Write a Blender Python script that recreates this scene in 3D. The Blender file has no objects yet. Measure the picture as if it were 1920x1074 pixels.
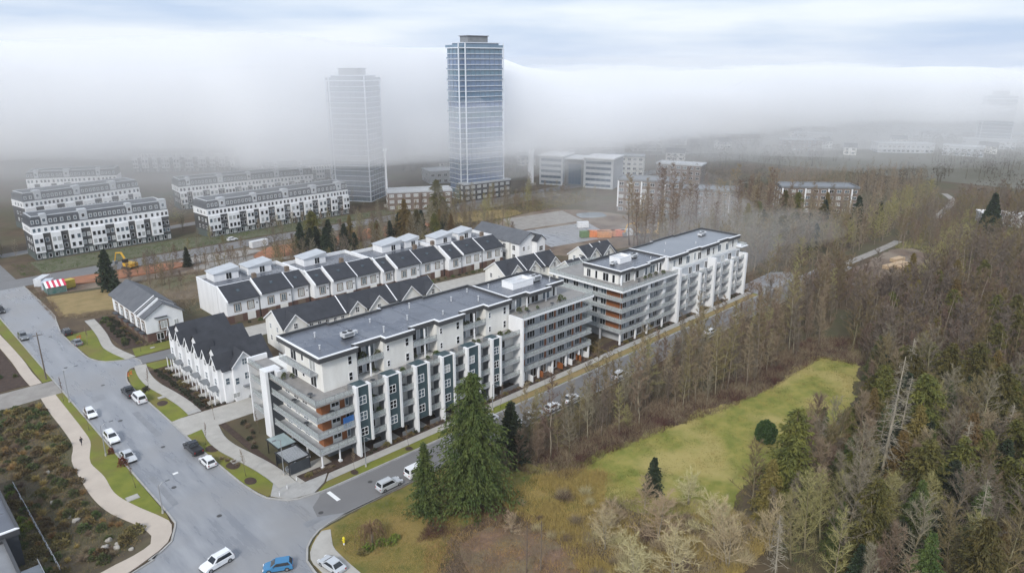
import bpy, math, random
from mathutils import Vector, Matrix, noise
rad = math.radians
R = random.Random(11)
sc = bpy.context.scene
col = sc.collection

# ---------------------------------------------------------------- camera
cam_d = bpy.data.cameras.new('camera')
cam = bpy.data.objects.new('camera', cam_d)
col.objects.link(cam)
cam.location = (0, 0, 70)
cam.rotation_euler = (rad(90 - 17.4), 0, rad(45.6 - 90))
cam_d.sensor_width = 36
cam_d.lens = 25.03
cam_d.clip_start = 0.5
cam_d.clip_end = 12000
sc.camera = cam

# ---------------------------------------------------------------- sky, sun, exposure
SUN_EL, SUN_AZ = 38, 205          # high thin sun behind the overcast (degrees; azimuth counter-clockwise from +x)
world = bpy.data.worlds.new('World')
sc.world = world
world.use_nodes = True
nt = world.node_tree
nt.nodes.clear()
def N(t, **k):
    n = nt.nodes.new(t)
    for a, b in k.items():
        setattr(n, a, b)
    return n
sky = N('ShaderNodeTexSky', sky_type='NISHITA', sun_disc=False)
sky.sun_elevation = rad(SUN_EL)
sky.sun_rotation = rad(90 - SUN_AZ)
bg_sky = N('ShaderNodeBackground')
bg_sky.inputs['Strength'].default_value = 0.08
nt.links.new(sky.outputs[0], bg_sky.inputs['Color'])
tc = N('ShaderNodeTexCoord')
mp = N('ShaderNodeMapping')
mp.inputs['Scale'].default_value = (1.3, 1.3, 11)
mp.inputs['Location'].default_value = (3.1, 0.4, 2.35)
nt.links.new(tc.outputs['Generated'], mp.inputs['Vector'])
nz = N('ShaderNodeTexNoise')
nz.inputs['Scale'].default_value = 1.6
nz.inputs['Detail'].default_value = 6
nz.inputs['Roughness'].default_value = 0.5
nt.links.new(mp.outputs[0], nz.inputs['Vector'])
rp = N('ShaderNodeValToRGB')
e = rp.color_ramp.elements
e[0].position, e[0].color = 0.40, (0.295, 0.37, 0.505, 1)
e[1].position, e[1].color = 0.62, (0.51, 0.545, 0.595, 1)
nt.links.new(nz.outputs['Fac'], rp.inputs['Fac'])
bg_cl = N('ShaderNodeBackground')
bg_cl.inputs['Strength'].default_value = 1.0
nt.links.new(rp.outputs['Color'], bg_cl.inputs['Color'])
mx = N('ShaderNodeMixShader')
mx.inputs['Fac'].default_value = 0.90
nt.links.new(bg_sky.outputs[0], mx.inputs[1])
nt.links.new(bg_cl.outputs[0], mx.inputs[2])
wo = N('ShaderNodeOutputWorld')
nt.links.new(mx.outputs[0], wo.inputs['Surface'])

sun_d = bpy.data.lights.new('sun', 'SUN')
sun = bpy.data.objects.new('sun', sun_d)
col.objects.link(sun)
sun_d.energy = 1.5
sun_d.angle = rad(14)
sun_d.color = (1.0, 0.96, 0.90)
sun.rotation_euler = (rad(90 - SUN_EL), 0, rad(SUN_AZ + 90))
sun.location = (0, 0, 300)

sc.view_settings.view_transform = 'Standard'
sc.view_settings.look = 'None'
sc.view_settings.exposure = 0.86
sc.view_settings.gamma = 1.0
sc.render.engine = 'CYCLES'
sc.cycles.use_denoising = True
sc.cycles.max_bounces = 28
sc.cycles.diffuse_bounces = 2
sc.cycles.glossy_bounces = 2
sc.cycles.transmission_bounces = 2
sc.cycles.volume_bounces = 24
sc.cycles.transparent_max_bounces = 12
sc.cycles.use_adaptive_sampling = True
sc.cycles.adaptive_threshold = 0.02

# ---------------------------------------------------------------- materials
MATS = {}
def mat(name, c, rough=0.8, c2=None, scale=1.0, detail=4, bump=0.0, metal=0.0, spec=0.5, alpha=1.0,
        obj_var=0.0, lo=0.35, hi=0.65, stretch=None, rough2=None, c3=None, scale3=0.03):
    """c/c2 mixed by a noise in object space, c3 by a much larger one; obj_var varies value per object."""
    if name in MATS:
        return MATS[name]
    m = bpy.data.materials.new(name)
    m.use_nodes = True
    t = m.node_tree
    b = t.nodes['Principled BSDF']
    b.inputs['Roughness'].default_value = rough
    b.inputs['Metallic'].default_value = metal
    b.inputs['Specular IOR Level'].default_value = spec
    b.inputs['Base Color'].default_value = (*c, 1)
    L = t.links.new
    vec = None
    if c2 or bump or c3:
        co = t.nodes.new('ShaderNodeTexCoord')
        vec = co.outputs['Object']
        if stretch:
            mpn = t.nodes.new('ShaderNodeMapping')
            mpn.inputs['Scale'].default_value = stretch
            L(vec, mpn.inputs['Vector'])
            vec = mpn.outputs[0]
        nzn = t.nodes.new('ShaderNodeTexNoise')
        nzn.inputs['Scale'].default_value = scale
        nzn.inputs['Detail'].default_value = detail
        nzn.inputs['Roughness'].default_value = 0.62
        L(vec, nzn.inputs['Vector'])
    out = None
    if c2:
        r = t.nodes.new('ShaderNodeValToRGB')
        r.color_ramp.elements[0].position, r.color_ramp.elements[0].color = lo, (*c, 1)
        r.color_ramp.elements[1].position, r.color_ramp.elements[1].color = hi, (*c2, 1)
        L(nzn.outputs['Fac'], r.inputs['Fac'])
        out = r.outputs['Color']
        if rough2 is not None:
            mr = t.nodes.new('ShaderNodeMapRange')
            mr.inputs['From Min'].default_value, mr.inputs['From Max'].default_value = lo, hi
            mr.inputs['To Min'].default_value, mr.inputs['To Max'].default_value = rough, rough2
            L(nzn.outputs['Fac'], mr.inputs['Value'])
            L(mr.outputs[0], b.inputs['Roughness'])
    if c3:
        n3 = t.nodes.new('ShaderNodeTexNoise')
        n3.inputs['Scale'].default_value = scale3
        n3.inputs['Detail'].default_value = 5
        L(co.outputs['Object'], n3.inputs['Vector'])
        r3 = t.nodes.new('ShaderNodeMapRange')
        r3.inputs['From Min'].default_value, r3.inputs['From Max'].default_value = 0.45, 0.62
        L(n3.outputs['Fac'], r3.inputs['Value'])
        mxn = t.nodes.new('ShaderNodeMix')
        mxn.data_type = 'RGBA'
        L(r3.outputs[0], mxn.inputs['Factor'])
        if out:
            L(out, mxn.inputs['A'])
        else:
            mxn.inputs['A'].default_value = (*c, 1)
        mxn.inputs['B'].default_value = (*c3, 1)
        out = mxn.outputs['Result']
    if obj_var:
        oi = t.nodes.new('ShaderNodeObjectInfo')
        mr = t.nodes.new('ShaderNodeMapRange')
        mr.inputs['To Min'].default_value, mr.inputs['To Max'].default_value = 1 - obj_var, 1 + obj_var
        L(oi.outputs['Random'], mr.inputs['Value'])
        hs = t.nodes.new('ShaderNodeHueSaturation')
        L(mr.outputs[0], hs.inputs['Value'])
        ma = t.nodes.new('ShaderNodeMath')
        ma.operation = 'MULTIPLY_ADD'
        ma.inputs[1].default_value, ma.inputs[2].default_value = 0.05, 0.475
        L(oi.outputs['Random'], ma.inputs[0])
        L(ma.outputs[0], hs.inputs['Hue'])
        if out:
            L(out, hs.inputs['Color'])
        else:
            hs.inputs['Color'].default_value = (*c, 1)
        out = hs.outputs['Color']
    if out:
        L(out, b.inputs['Base Color'])
    if bump:
        bn = t.nodes.new('ShaderNodeBump')
        bn.inputs['Strength'].default_value = bump
        bn.inputs['Distance'].default_value = 0.1
        L(nzn.outputs['Fac'], bn.inputs['Height'])
        L(bn.outputs[0], b.inputs['Normal'])
    if alpha < 1:
        b.inputs['Alpha'].default_value = alpha
    MATS[name] = m
    return m

WHITE = mat('white_siding', (.84, .845, .85), .6, (.70, .705, .71), .5, 5, stretch=(1, 1, .25), lo=.3, hi=.75)
WARMW = mat('warm_white_siding', (.82, .81, .765), .65, (.69, .675, .63), .5, 5, stretch=(1, 1, .25), lo=.3, hi=.75)
TRIM = mat('white_trim', (.86, .865, .87), .5)
GREYW = mat('pale_grey_panel', (.50, .52, .54), .55, (.43, .45, .47), .5)
GREY = mat('grey_panel', (.20, .21, .22), .55, (.16, .17, .18), .5)
DARK = mat('charcoal_panel', (.055, .062, .072), .5, (.04, .046, .055), .6)
TEAL = mat('slate_teal_panel', (.050, .088, .100), .5, (.038, .066, .078), .5)
WOOD = mat('cedar_panel', (.30, .105, .030), .55, (.21, .07, .02), 3, stretch=(1, 1, 6))
BRICK = mat('brown_brick', (.135, .070, .050), .85, (.09, .05, .04), 5)
TAUPE = mat('taupe_window_surround', (.17, .125, .09), .7)
SLAB = mat('balcony_concrete', (.40, .41, .42), .7, (.33, .34, .35), .8)
DECK = mat('terrace_paver', (.30, .285, .27), .75, (.24, .23, .22), .9)
SOFFIT = mat('dark_fascia', (.060, .062, .066), .6)
GL_D = mat('dark_window_glass', (.008, .010, .012), .06, spec=.5)
GL_M = mat('sky_window_glass', (.10, .135, .16), .07, spec=.8)
GL_L = mat('blind_window_glass', (.42, .43, .42), .25, spec=.6)
GL_B = mat('blue_privacy_glass', (.03, .12, .34), .12, spec=.6)
RAIL = mat('green_railing_glass', (.55, .60, .59), .12, spec=.6, alpha=.36)
RAILM = mat('railing_metal', (.46, .47, .48), .4, metal=.6)
ROOFM = mat('wet_roof_membrane', (.080, .087, .105), .12, (.165, .176, .200), .13, 8, rough2=.40, lo=.38, hi=.62, c3=(.115, .124, .146), scale3=.05)
SHING = mat('charcoal_shingle', (.022, .024, .030), .7, (.040, .043, .052), .45, 6, c3=(.028, .030, .037), scale3=.12)
ASPH = mat('wet_asphalt', (.200, .207, .222), .20, (.318, .324, .336), .42, 8, rough2=.52, stretch=(1, .16, 1), lo=.36, hi=.64, c3=(.262, .258, .256), scale3=.05)
ASPH2 = mat('dry_asphalt', (.15, .147, .147), .5, (.19, .186, .184), .25, 6, rough2=.7, c3=(.175, .17, .168), scale3=.05)
CONC = mat('concrete', (.44, .42, .38), .8, (.37, .35, .315), .5, 6)
CONC2 = mat('kerb_concrete', (.40, .39, .37), .8, (.32, .31, .29), .8, 5)
PATHM = mat('beige_path_concrete', (.52, .45, .375), .85, (.46, .395, .33), .25, 6)
LAWN = mat('mown_grass', (.125, .150, .016), .95, (.185, .195, .024), .35, 7, bump=.3, c3=(.16, .14, .032), scale3=.12)
MEADOW = mat('meadow_grass', (.275, .245, .055), .95, (.155, .175, .026), .30, 10, bump=.6, lo=.38, hi=.62, c3=(.355, .292, .098), scale3=.09)
SOIL = mat('bark_mulch', (.036, .021, .015), .95, (.070, .043, .029), 1.2, 6, bump=.3)
EARTH = mat('bare_earth', (.165, .112, .076), .95, (.095, .068, .05), .25, 9, bump=.3, lo=.4, hi=.6, c3=(.22, .175, .13), scale3=.05)
GROUND = mat('winter_ground', (.062, .041, .023), .95, (.115, .080, .043), .16, 10, bump=.3, c3=(.070, .064, .028), scale3=.035)
GRAVEL = mat('pale_gravel', (.32, .30, .27), .9, (.24, .22, .20), .3, 8)
RUST = mat('rust_soil', (.36, .150, .075), .95, (.24, .115, .065), .2, 8)
DRYG = mat('dry_grass_ground', (.30, .215, .095), .95, (.22, .165, .065), .3, 7, bump=.4)
WATER = mat('ponded_water', (.22, .25, .27), .08)
PAINT = mat('road_paint', (.78, .78, .76), .7)
METAL = mat('galvanised_metal', (.42, .43, .44), .45, metal=.5)
BLACK = mat('black_metal', (.02, .02, .022), .5)
UNIT = mat('rooftop_unit_metal', (.62, .63, .64), .45, (.5, .51, .52), 2)
RUBBER = mat('tyre_rubber', (.018, .018, .019), .8)
PLANK = mat('weathered_pole_wood', (.16, .13, .105), .85, (.11, .09, .075), 3)
BARKP = mat('pale_bark', (.30, .25, .19), .9, (.19, .15, .11), 2, obj_var=.3)
BARKD = mat('brown_bark', (.110, .080, .058), .95, (.165, .130, .098), 2, obj_var=.25)
BARKM = mat('mossy_bark', (.165, .145, .070), .95, (.24, .205, .13), 1.5, obj_var=.25)
SNAGB = mat('bleached_wood', (.36, .32, .25), .9, (.24, .21, .155), 1.5)
TWIGB = mat('brown_twigs', (.190, .135, .086), .95, (.265, .200, .135), .5, obj_var=.32)
TWIGG = mat('olive_twigs', (.190, .160, .062), .95, (.260, .215, .105), .5, obj_var=.32)
TWIGS = mat('grey_brown_twigs', (.165, .135, .095), .95, (.225, .190, .140), .5, obj_var=.3)
TWIGP = mat('straw_twigs', (.50, .415, .245), .95, (.38, .305, .17), .6, obj_var=.15)
TWIGR = mat('russet_twigs', (.120, .055, .036), .95, (.078, .044, .030), .4, obj_var=.2)
FIRG = mat('fir_foliage', (.038, .066, .012), .9, (.098, .120, .026), .5, 5, obj_var=.12)
FIRD = mat('dark_fir_foliage', (.014, .025, .012), .9, (.032, .046, .018), .6, 5, obj_var=.15)
CEDAR = mat('olive_cedar_foliage', (.062, .068, .014), .9, (.130, .112, .024), .3, 5, obj_var=.25)
CEDARB = mat('bronze_cedar_foliage', (.118, .086, .022), .9, (.170, .118, .036), .3, 5, obj_var=.2)
BUSHG = mat('shrub_foliage', (.060, .088, .026), .9, (.115, .135, .042), 1.4, 4, obj_var=.25)
BUSHL = mat('lime_shrub_foliage', (.20, .24, .035), .9, (.14, .18, .03), 1.4, 4, obj_var=.15)
BUSHB = mat('brown_shrub_foliage', (.118, .090, .034), .9, (.185, .138, .052), 1.4, 4, obj_var=.25)
BUSHR = mat('red_shrub_foliage', (.21, .062, .026), .9, (.15, .045, .022), 1.4, 4, obj_var=.2)
STRAW = mat('straw_grass', (.43, .305, .105), .95, (.32, .225, .078), 1.2, 4, obj_var=.15)
ROCK = mat('pale_rock', (.40, .37, .32), .9, (.28, .26, .23), 2, 5, bump=.3)

# ---------------------------------------------------------------- mesh helpers
class MB:
    def __init__(s):
        s.v, s.f, s.m = [], [], []
    def quad(s, *p, mi=0):
        n = len(s.v)
        s.v += [tuple(q) for q in p]
        s.f.append(tuple(range(n, n + len(p))))
        s.m.append(mi)
        return s
    def box(s, x0, y0, z0, x1, y1, z1, mi=0):
        n = len(s.v)
        s.v += [(x0, y0, z0), (x1, y0, z0), (x1, y1, z0), (x0, y1, z0), (x0, y0, z1), (x1, y0, z1), (x1, y1, z1), (x0, y1, z1)]
        for q in ((0, 3, 2, 1), (4, 5, 6, 7), (0, 1, 5, 4), (1, 2, 6, 5), (2, 3, 7, 6), (3, 0, 4, 7)):
            s.f.append(tuple(n + i for i in q))
            s.m.append(mi)
        return s
    def prism(s, poly, z0, z1, mi=0):
        """closed upright prism over a counter-clockwise polygon; z1 may be a list of heights"""
        k, n = len(poly), len(s.v)
        tops = z1 if isinstance(z1, (list, tuple)) else [z1] * k
        s.v += [(p[0], p[1], z0) for p in poly] + [(p[0], p[1], t) for p, t in zip(poly, tops)]
        s.f.append(tuple(n + k - 1 - i for i in range(k)))
        s.f.append(tuple(n + k + i for i in range(k)))
        s.m += [mi, mi]
        for i in range(k):
            j = (i + 1) % k
            s.f.append((n + i, n + j, n + k + j, n + k + i))
            s.m.append(mi)
        return s
    def extrude(s, prof, axis, a, b, mi=0):
        """profile of (u, z) pairs pushed along axis 'x' (u is y) or 'y' (u is x)"""
        k, n = len(prof), len(s.v)
        for w in (a, b):
            s.v += [((w, u, z) if axis == 'x' else (u, w, z)) for u, z in prof]
        s.f.append(tuple(n + i for i in range(k)))
        s.f.append(tuple(n + k + k - 1 - i for i in range(k)))
        s.m += [mi, mi]
        for i in range(k):
            j = (i + 1) % k
            s.f.append((n + j, n + i, n + k + i, n + k + j))
            s.m.append(mi)
        return s
    def tube(s, pts, rads, n=5, mi=0, cap=True):
        rings = []
        for i, p in enumerate(pts):
            p = Vector(p)
            d = (Vector(pts[min(i + 1, len(pts) - 1)]) - Vector(pts[max(i - 1, 0)])).normalized()
            a = d.orthogonal().normalized() if abs(d.z) < .9 else Vector((1, 0, 0)).cross(d).normalized()
            b = d.cross(a)
            st = len(s.v)
            for q in range(n):
                t = q * math.tau / n
                s.v.append(tuple(p + (a * math.cos(t) + b * math.sin(t)) * rads[i]))
            rings.append(st)
        for u, w in zip(rings, rings[1:]):
            for q in range(n):
                s.f.append((u + q, u + (q + 1) % n, w + (q + 1) % n, w + q))
                s.m.append(mi)
        if cap:
            s.f.append(tuple(rings[0] + n - 1 - q for q in range(n)))
            s.f.append(tuple(rings[-1] + q for q in range(n)))
            s.m += [mi, mi]
        return s
    def cyl(s, x, y, z0, z1, r, n=10, r2=None, mi=0):
        return s.tube([(x, y, z0), (x, y, z1)], [r, r if r2 is None else r2], n, mi)
    def blob(s, x, y, z, rx, ry, rz, rnd, mi=0, jit=.18, n=7, m=5):
        st = len(s.v)
        for i in range(1, m):
            for j in range(n):
                t, p = math.pi * i / m, math.tau * (j + .5 * (i % 2)) / n
                k = 1 + rnd.uniform(-jit, jit)
                s.v.append((x + rx * k * math.sin(t) * math.cos(p), y + ry * k * math.sin(t) * math.sin(p), z + rz * k * math.cos(t)))
        s.v += [(x, y, z + rz), (x, y, z - rz)]
        top, bot = len(s.v) - 2, len(s.v) - 1
        for j in range(n):
            k = (j + 1) % n
            s.f += [(top, st + j, st + k), (bot, st + (m - 2) * n + k, st + (m - 2) * n + j)]
            s.m += [mi, mi]
            for i in range(m - 2):
                a = st + i * n
                s.f.append((a + j, a + n + j, a + n + k, a + k))
                s.m.append(mi)
        return s
    def mesh(s, name, mats, off=(0, 0, 0), smooth=False):
        me = bpy.data.meshes.new(name)
        ox, oy, oz = off
        me.from_pydata([(a - ox, b - oy, c - oz) for a, b, c in s.v] if any(off) else s.v, [], s.f)
        mats = mats if isinstance(mats, (list, tuple)) else [mats]
        for m in mats:
            me.materials.append(m)
        if len(mats) > 1:
            me.polygons.foreach_set('material_index', s.m)
        if smooth:
            me.polygons.foreach_set('use_smooth', [True] * len(s.f))
        me.update()
        return me

def link(name, data, parent=None, loc=(0, 0, 0), rz=0, scale=None):
    o = bpy.data.objects.new(name, data)
    col.objects.link(o)
    o.location = loc
    if rz:
        o.rotation_euler = (0, 0, rz)
    if scale:
        o.scale = scale if isinstance(scale, (tuple, list)) else (scale,) * 3
    if parent:
        o.parent = parent
    return o
def tag(o, label, cat, group=None):
    o['label'], o['category'] = label, cat
    if group:
        o['group'] = group
    return o
def thing(name, label, cat, loc=(0, 0, 0), rz=0, group=None):
    return tag(link(name, None, None, loc, rz), label, cat, group)
def struct(name, mb, m, kind='structure', smooth=False):
    o = link(name, mb.mesh(name, m, smooth=smooth))
    o['kind'] = kind
    return o
class Bld:
    """a thing whose parts are written in place and stored relative to its base"""
    def __init__(s, name, label, cat, org, group=None):
        s.o = (org[0], org[1], 0)
        s.root = thing(name, label, cat, s.o, 0, group)
    def part(s, name, mb, m, parent=None, smooth=False):
        return link(name, mb.mesh(name, m, s.o, smooth), parent or s.root)
    def box(s, name, x0, y0, z0, x1, y1, z1, m, parent=None):
        return s.part(name, MB().box(x0, y0, z0, x1, y1, z1), m, parent)
    def put(s, name, me, loc, rz=0, parent=None):
        return link(name, me, parent or s.root, (loc[0] - s.o[0], loc[1] - s.o[1], loc[2]), rz)

def copy_tree(src, loc, rz=0, scale=1.0, label=None, group=None, parent=None):
    c = src.copy()
    col.objects.link(c)
    if parent is None:
        c.location, c.rotation_euler = loc, (0, 0, rz)
        c.scale = scale if isinstance(scale, (tuple, list)) else (scale,) * 3
        if label:
            c['label'] = label
        if group:
            c['group'] = group
    else:
        c.parent = parent
    for ch in KIDS.get(src.name, ()):
        copy_tree(ch, None, parent=c)
    return c
KIDS = {}
def reg(o, kids):
    KIDS[o.name] = kids
    return o

FACE = {'S': 0, 'W': -math.pi / 2, 'E': math.pi / 2, 'N': math.pi}
WCACHE = {}
def window(b, x, y, z, w, h, face='S', nx=2, ny=1, frame=TRIM, glass=None, name='window', fw=.09, proud=.06):
    """frame with mullions (part) and its pane (sub-part); x, y, z is the bottom centre on the wall face"""
    key = (round(w, 2), round(h, 2), nx, ny, frame.name, fw)
    if key not in WCACHE:
        m = MB()
        m.box(-w/2, -proud, 0, w/2, .02, fw).box(-w/2, -proud, h - fw, w/2, .02, h)
        m.box(-w/2, -proud, fw, -w/2 + fw, .02, h - fw).box(w/2 - fw, -proud, fw, w/2, .02, h - fw)
        for i in range(1, nx):
            c = -w/2 + w * i / nx
            m.box(c - .035, -proud + .01, fw, c + .035, .015, h - fw)
        for i in range(1, ny):
            c = h * i / ny
            m.box(-w/2 + fw, -proud + .015, c - .035, w/2 - fw, .01, c + .035)
        WCACHE[key] = m.mesh('window', frame)
    g = glass or R.choice([GL_D, GL_D, GL_D, GL_M, GL_M, GL_L])
    pk = (round(w, 2), round(h, 2), g.name)
    if pk not in WCACHE:
        WCACHE[pk] = MB().quad((-w/2 + .02, -.012, .02), (w/2 - .02, -.012, .02), (w/2 - .02, -.012, h - .02), (-w/2 + .02, -.012, h - .02)).mesh('pane', g)
    o = b.put(name, WCACHE[key], (x, y, z), FACE[face] if isinstance(face, str) else face)
    link('pane', WCACHE[pk], o)
    return o
def railing(b, x0, y0, x1, y1, z, h=1.05, step=1.9, glass=RAIL, rail=True):
    """clear panels standing on a slab edge, each its own part, with one handrail"""
    L = math.hypot(x1 - x0, y1 - y0)
    n = max(1, round(L / step))
    a = math.atan2(y1 - y0, x1 - x0)
    p = L / n
    k = ('rail', round(p, 2), h, glass.name)
    if k not in WCACHE:
        WCACHE[k] = MB().box(-p/2 + .03, -.012, .06, p/2 - .03, .012, h - .04).mesh('railing_panel', glass)
    for i in range(n):
        t = (i + .5) / n
        b.put('railing_panel', WCACHE[k], (x0 + (x1 - x0) * t, y0 + (y1 - y0) * t, z), a)
    if rail:
        m = MB().box(0, -.03, h - .05, L, .03, h)
        for i in range(n + 1):
            m.box(min(i * p, L - .05), -.025, 0, min(i * p, L - .05) + .05, .025, h - .05)
        b.put('handrail', m.mesh('handrail', RAILM), (x0, y0, z), a)
# ================================================================ the setting
struct('ground', MB().prism([(-3400, -3400), (3400, -3400), (3400, 3400), (-3400, 3400)], -.5, 0), GROUND)

def smooth_poly(pts, step=2.0, jit=0.0, seed=1, closed=True):
    """Catmull-Rom through the points, optionally roughened"""
    r = random.Random(seed)
    out, n = [], len(pts)
    rng = range(n) if closed else range(n - 1)
    for i in rng:
        g = lambda k: Vector(pts[k % n] if closed else pts[max(0, min(n - 1, k))])
        p0, p1, p2, p3 = g(i - 1), g(i), g(i + 1), g(i + 2)
        k = max(1, int((p2 - p1).length / step))
        for j in range(k):
            t = j / k
            q = .5 * ((2 * p1) + (p2 - p0) * t + (2 * p0 - 5 * p1 + 4 * p2 - p3) * t * t + (3 * p1 - p0 - 3 * p2 + p3) * t ** 3)
            out.append((q.x + r.uniform(-jit, jit), q.y + r.uniform(-jit, jit)))
    if not closed:
        out.append(tuple(pts[-1]))
    return out
def ragged(pts, amp, seed, step=.6):
    """outline wandering in and out on several scales"""
    out = []
    for x, y in smooth_poly(pts, step):
        d = [noise.noise(Vector((x / s, y / s, seed + k))) * a for k, (s, a) in enumerate(((7, 1.0), (2.3, .55), (.9, .4)))]
        e = [noise.noise(Vector((x / s, y / s, seed + 9 + k))) * a for k, (s, a) in enumerate(((7, 1.0), (2.3, .55), (.9, .4)))]
        out.append((x + amp * sum(d) * 1.6, y + amp * sum(e) * 1.6))
    return out
def sheet(name, poly, z, m, kind='structure'):
    a = sum(p[0] * q[1] - q[0] * p[1] for p, q in zip(poly, poly[1:] + poly[:1]))
    if a < 0:
        poly = poly[::-1]
    return struct(name, MB().prism(poly, -.3, z), m, kind)
def ribbon(line, w):
    L, Rr = [], []
    for i, p in enumerate(line):
        a, b = Vector(line[max(0, i - 1)]), Vector(line[min(len(line) - 1, i + 1)])
        d = (b - a).normalized()
        nrm = Vector((-d.y, d.x)) * w / 2
        L.append((p[0] + nrm.x, p[1] + nrm.y))
        Rr.append((p[0] - nrm.x, p[1] - nrm.y))
    return L + Rr[::-1]
def kerb(name, line, z=.16, w=.3):
    return sheet(name, ribbon(line, w), z, CONC2)

# carriageway of both streets in one sheet: crossing, west arm, side street to the far right
NE = smooth_poly([(260, 98.3), (120, 98.2), (60, 98.3), (49.5, 98.7), (45.4, 100.1), (43.2, 103.2), (42.3, 108), (41.9, 114), (41.6, 128), (41.5, 147), (41.4, 166),
                  (42.4, 172.4), (44.2, 176.4), (47.5, 177.4), (47.5, 182.9), (44.6, 183.3), (41.6, 185.2), (39.4, 190), (39.0, 200), (39.0, 214), (40.4, 226), (41.5, 236), (41.6, 272)], 2, closed=False)
SE = smooth_poly([(39.6, 60), (39.6, 81), (40, 84), (41.6, 86.8), (45, 89.3), (50, 90.0), (60, 90.1), (150, 90), (260, 90)], 2, closed=False)
NW = smooth_poly([(29.6, 272), (29.6, 180), (29.6, 130), (29.7, 110), (29.2, 106), (27.4, 102.6), (23.4, 100.4), (18, 98.6), (-40, 86)], 2, closed=False)
SW = [(-40, 74), (20, 80), (27, 78), (29.6, 72), (29.6, 60)]
far_n = [(430, 107), (380, 102.5), (330, 99.6)]
far_s = [(330, 91), (380, 94), (430, 98.5)]
road = NE + NW + SW + SE
sheet('street', road, .03, ASPH)
for pts in ([(260, 94.2), (280, 93.2), (304, 92.6), (314, 92.8)], [(376, 96.4), (390, 98), (430, 104), (452, 114)]):
    sheet('far_road', ribbon(smooth_poly(pts, 5, closed=False), 3.2), .035, GRAVEL)
sheet('crossing_road', [(-200, 272.1), (420, 272.1), (420, 283), (-200, 283)], .025, ASPH2)
sheet('crossing_road_north', [(30.5, 283.1), (41.5, 283.1), (41.5, 520), (30.5, 520)], .025, ASPH2)
# the damper, browner asphalt of the side street
sheet('street_resurfacing', [(50.5, 90.5), (120, 90.4), (258, 90.4), (258, 97.9), (120, 97.8), (56, 97.9), (50.5, 98.0), (47.4, 95.5), (46.6, 92.6)], .036, ASPH2)

kerb('kerb_north_east', NE)
kerb('kerb_south_east', SE)
kerb('kerb_north_west', NW)

# verges and paths west of the street
PW = [(25.4, 260), (25.6, 230), (26.0, 214), (26.2, 200), (26.0, 190), (26.2, 182)]
PATH_L = [(25.2, 173), (24.9, 164.2), (24.9, 152), (24.5, 145), (22.9, 139.4), (22.3, 131), (22.2, 123), (23.0, 116.8), (25.1, 110.2), (25.7, 106.2), (24.9, 104.2), (22, 103.1), (17.3, 102.4), (2, 98.6)]
PATH_R = [(28.0, 173), (27.9, 161), (27.8, 152), (27.5, 145), (26.1, 140), (25.2, 136), (25.6, 129.5), (25.3, 122.7), (26.5, 116.7), (28.6, 110), (29.0, 106.9), (27.0, 102.9), (23.2, 100.8), (17.8, 99.0), (3, 95.8)]
pl, pr = smooth_poly(PATH_L, 1.5, closed=False), smooth_poly(PATH_R, 1.5, closed=False)
sheet('footpath_west', pl + pr[::-1], .14, PATHM)
pw = smooth_poly(PW, 3, closed=False)
sheet('footpath_north_west', ribbon(pw, 2.3), .14, PATHM)
sheet('driveway_west', [(29.4, 173.1), (29.4, 181.6), (15, 181.6), (-20, 178), (-20, 170), (14, 172.3)], .11, GRAVEL)
sheet('verge_west', pr[:int(len(pr) * .72)] + [(29.0, 107.2), (29.4, 110), (29.42, 140), (29.42, 172.9)], .12, LAWN)
sheet('verge_north_west', [(27.5, 182), (29.42, 182), (29.42, 260), (26.7, 260), (27.2, 214), (27.5, 200)], .12, LAWN)
sheet('planting_bed', [(8, 96), (17, 102.6)] + pl[::-1][6:] + [(12, 171.5), (5, 171)], .08, mat('bed_soil', (.060, .045, .030), .95, (.105, .082, .045), .5, 7, bump=.3, c3=(.085, .075, .035), scale3=.1))
sheet('planting_bed_north_west', [(24.9, 183), (24.6, 214), (24.2, 260), (2, 260), (2, 184)], .08, SOIL)

# east side of the street: grass islands, winding pavement, driveways
PE = [(46.9, 177), (45.6, 170), (45.3, 163), (46.2, 155), (46.7, 148), (46.6, 142.6)]
PE2 = [(46.5, 134.6), (45.4, 129), (45.4, 124), (46.4, 118), (47.3, 112), (47.6, 107), (47.4, 103.4)]
PE0 = [(46.8, 183.4), (45.6, 190), (45.2, 196), (46.4, 205), (47.2, 214), (47.5, 221)]
def slabs(owner, line, w, step=1.8, z=.14, t=.012, gap=.035):
    """paving slabs cast one after another along a line, joints open between them"""
    pts = smooth_poly(line, .3, closed=False)
    acc, last, k = 0, pts[0], 0
    run = [pts[0]]
    for p in pts[1:]:
        acc += math.dist(last, p)
        last = p
        run.append(p)
        if acc >= step:
            d = Vector(run[-1]) - Vector(run[0])
            rb = ribbon([run[0], run[len(run) // 2], tuple(Vector(run[-1]) - d.normalized() * gap)], w)
            a = sum(p_[0] * q[1] - q[0] * p_[1] for p_, q in zip(rb, rb[1:] + rb[:1]))
            rb = rb if a > 0 else rb[::-1]
            link('paving_slab', MB().prism(rb, z - .02, z + t).mesh('paving_slab', CONC), owner)
            run, acc, k = [p], 0, k + 1
for nm, ln, w in (('pavement_east', PE, 2.5), ('pavement_corner', PE2, 3.0), ('pavement_north_east', PE0, 2.3)):
    pv = sheet(nm, ribbon(smooth_poly(ln, 1.2, closed=False), w + .15), .14, CONC2)
    slabs(pv, ln, w)
def island(name, poly, m=LAWN):
    return sheet(name, poly, .12, m)
pe, pe2, pe0 = [smooth_poly(q, 1.2, closed=False) for q in (PE, PE2, PE0)]
off = lambda line, d: [(x - d, y) for x, y in line]
island('grass_island', [(41.75, 142), (41.6, 166), (42.6, 172.3), (44.3, 176.1)] + off(pe, 1.36)[2:])
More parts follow.
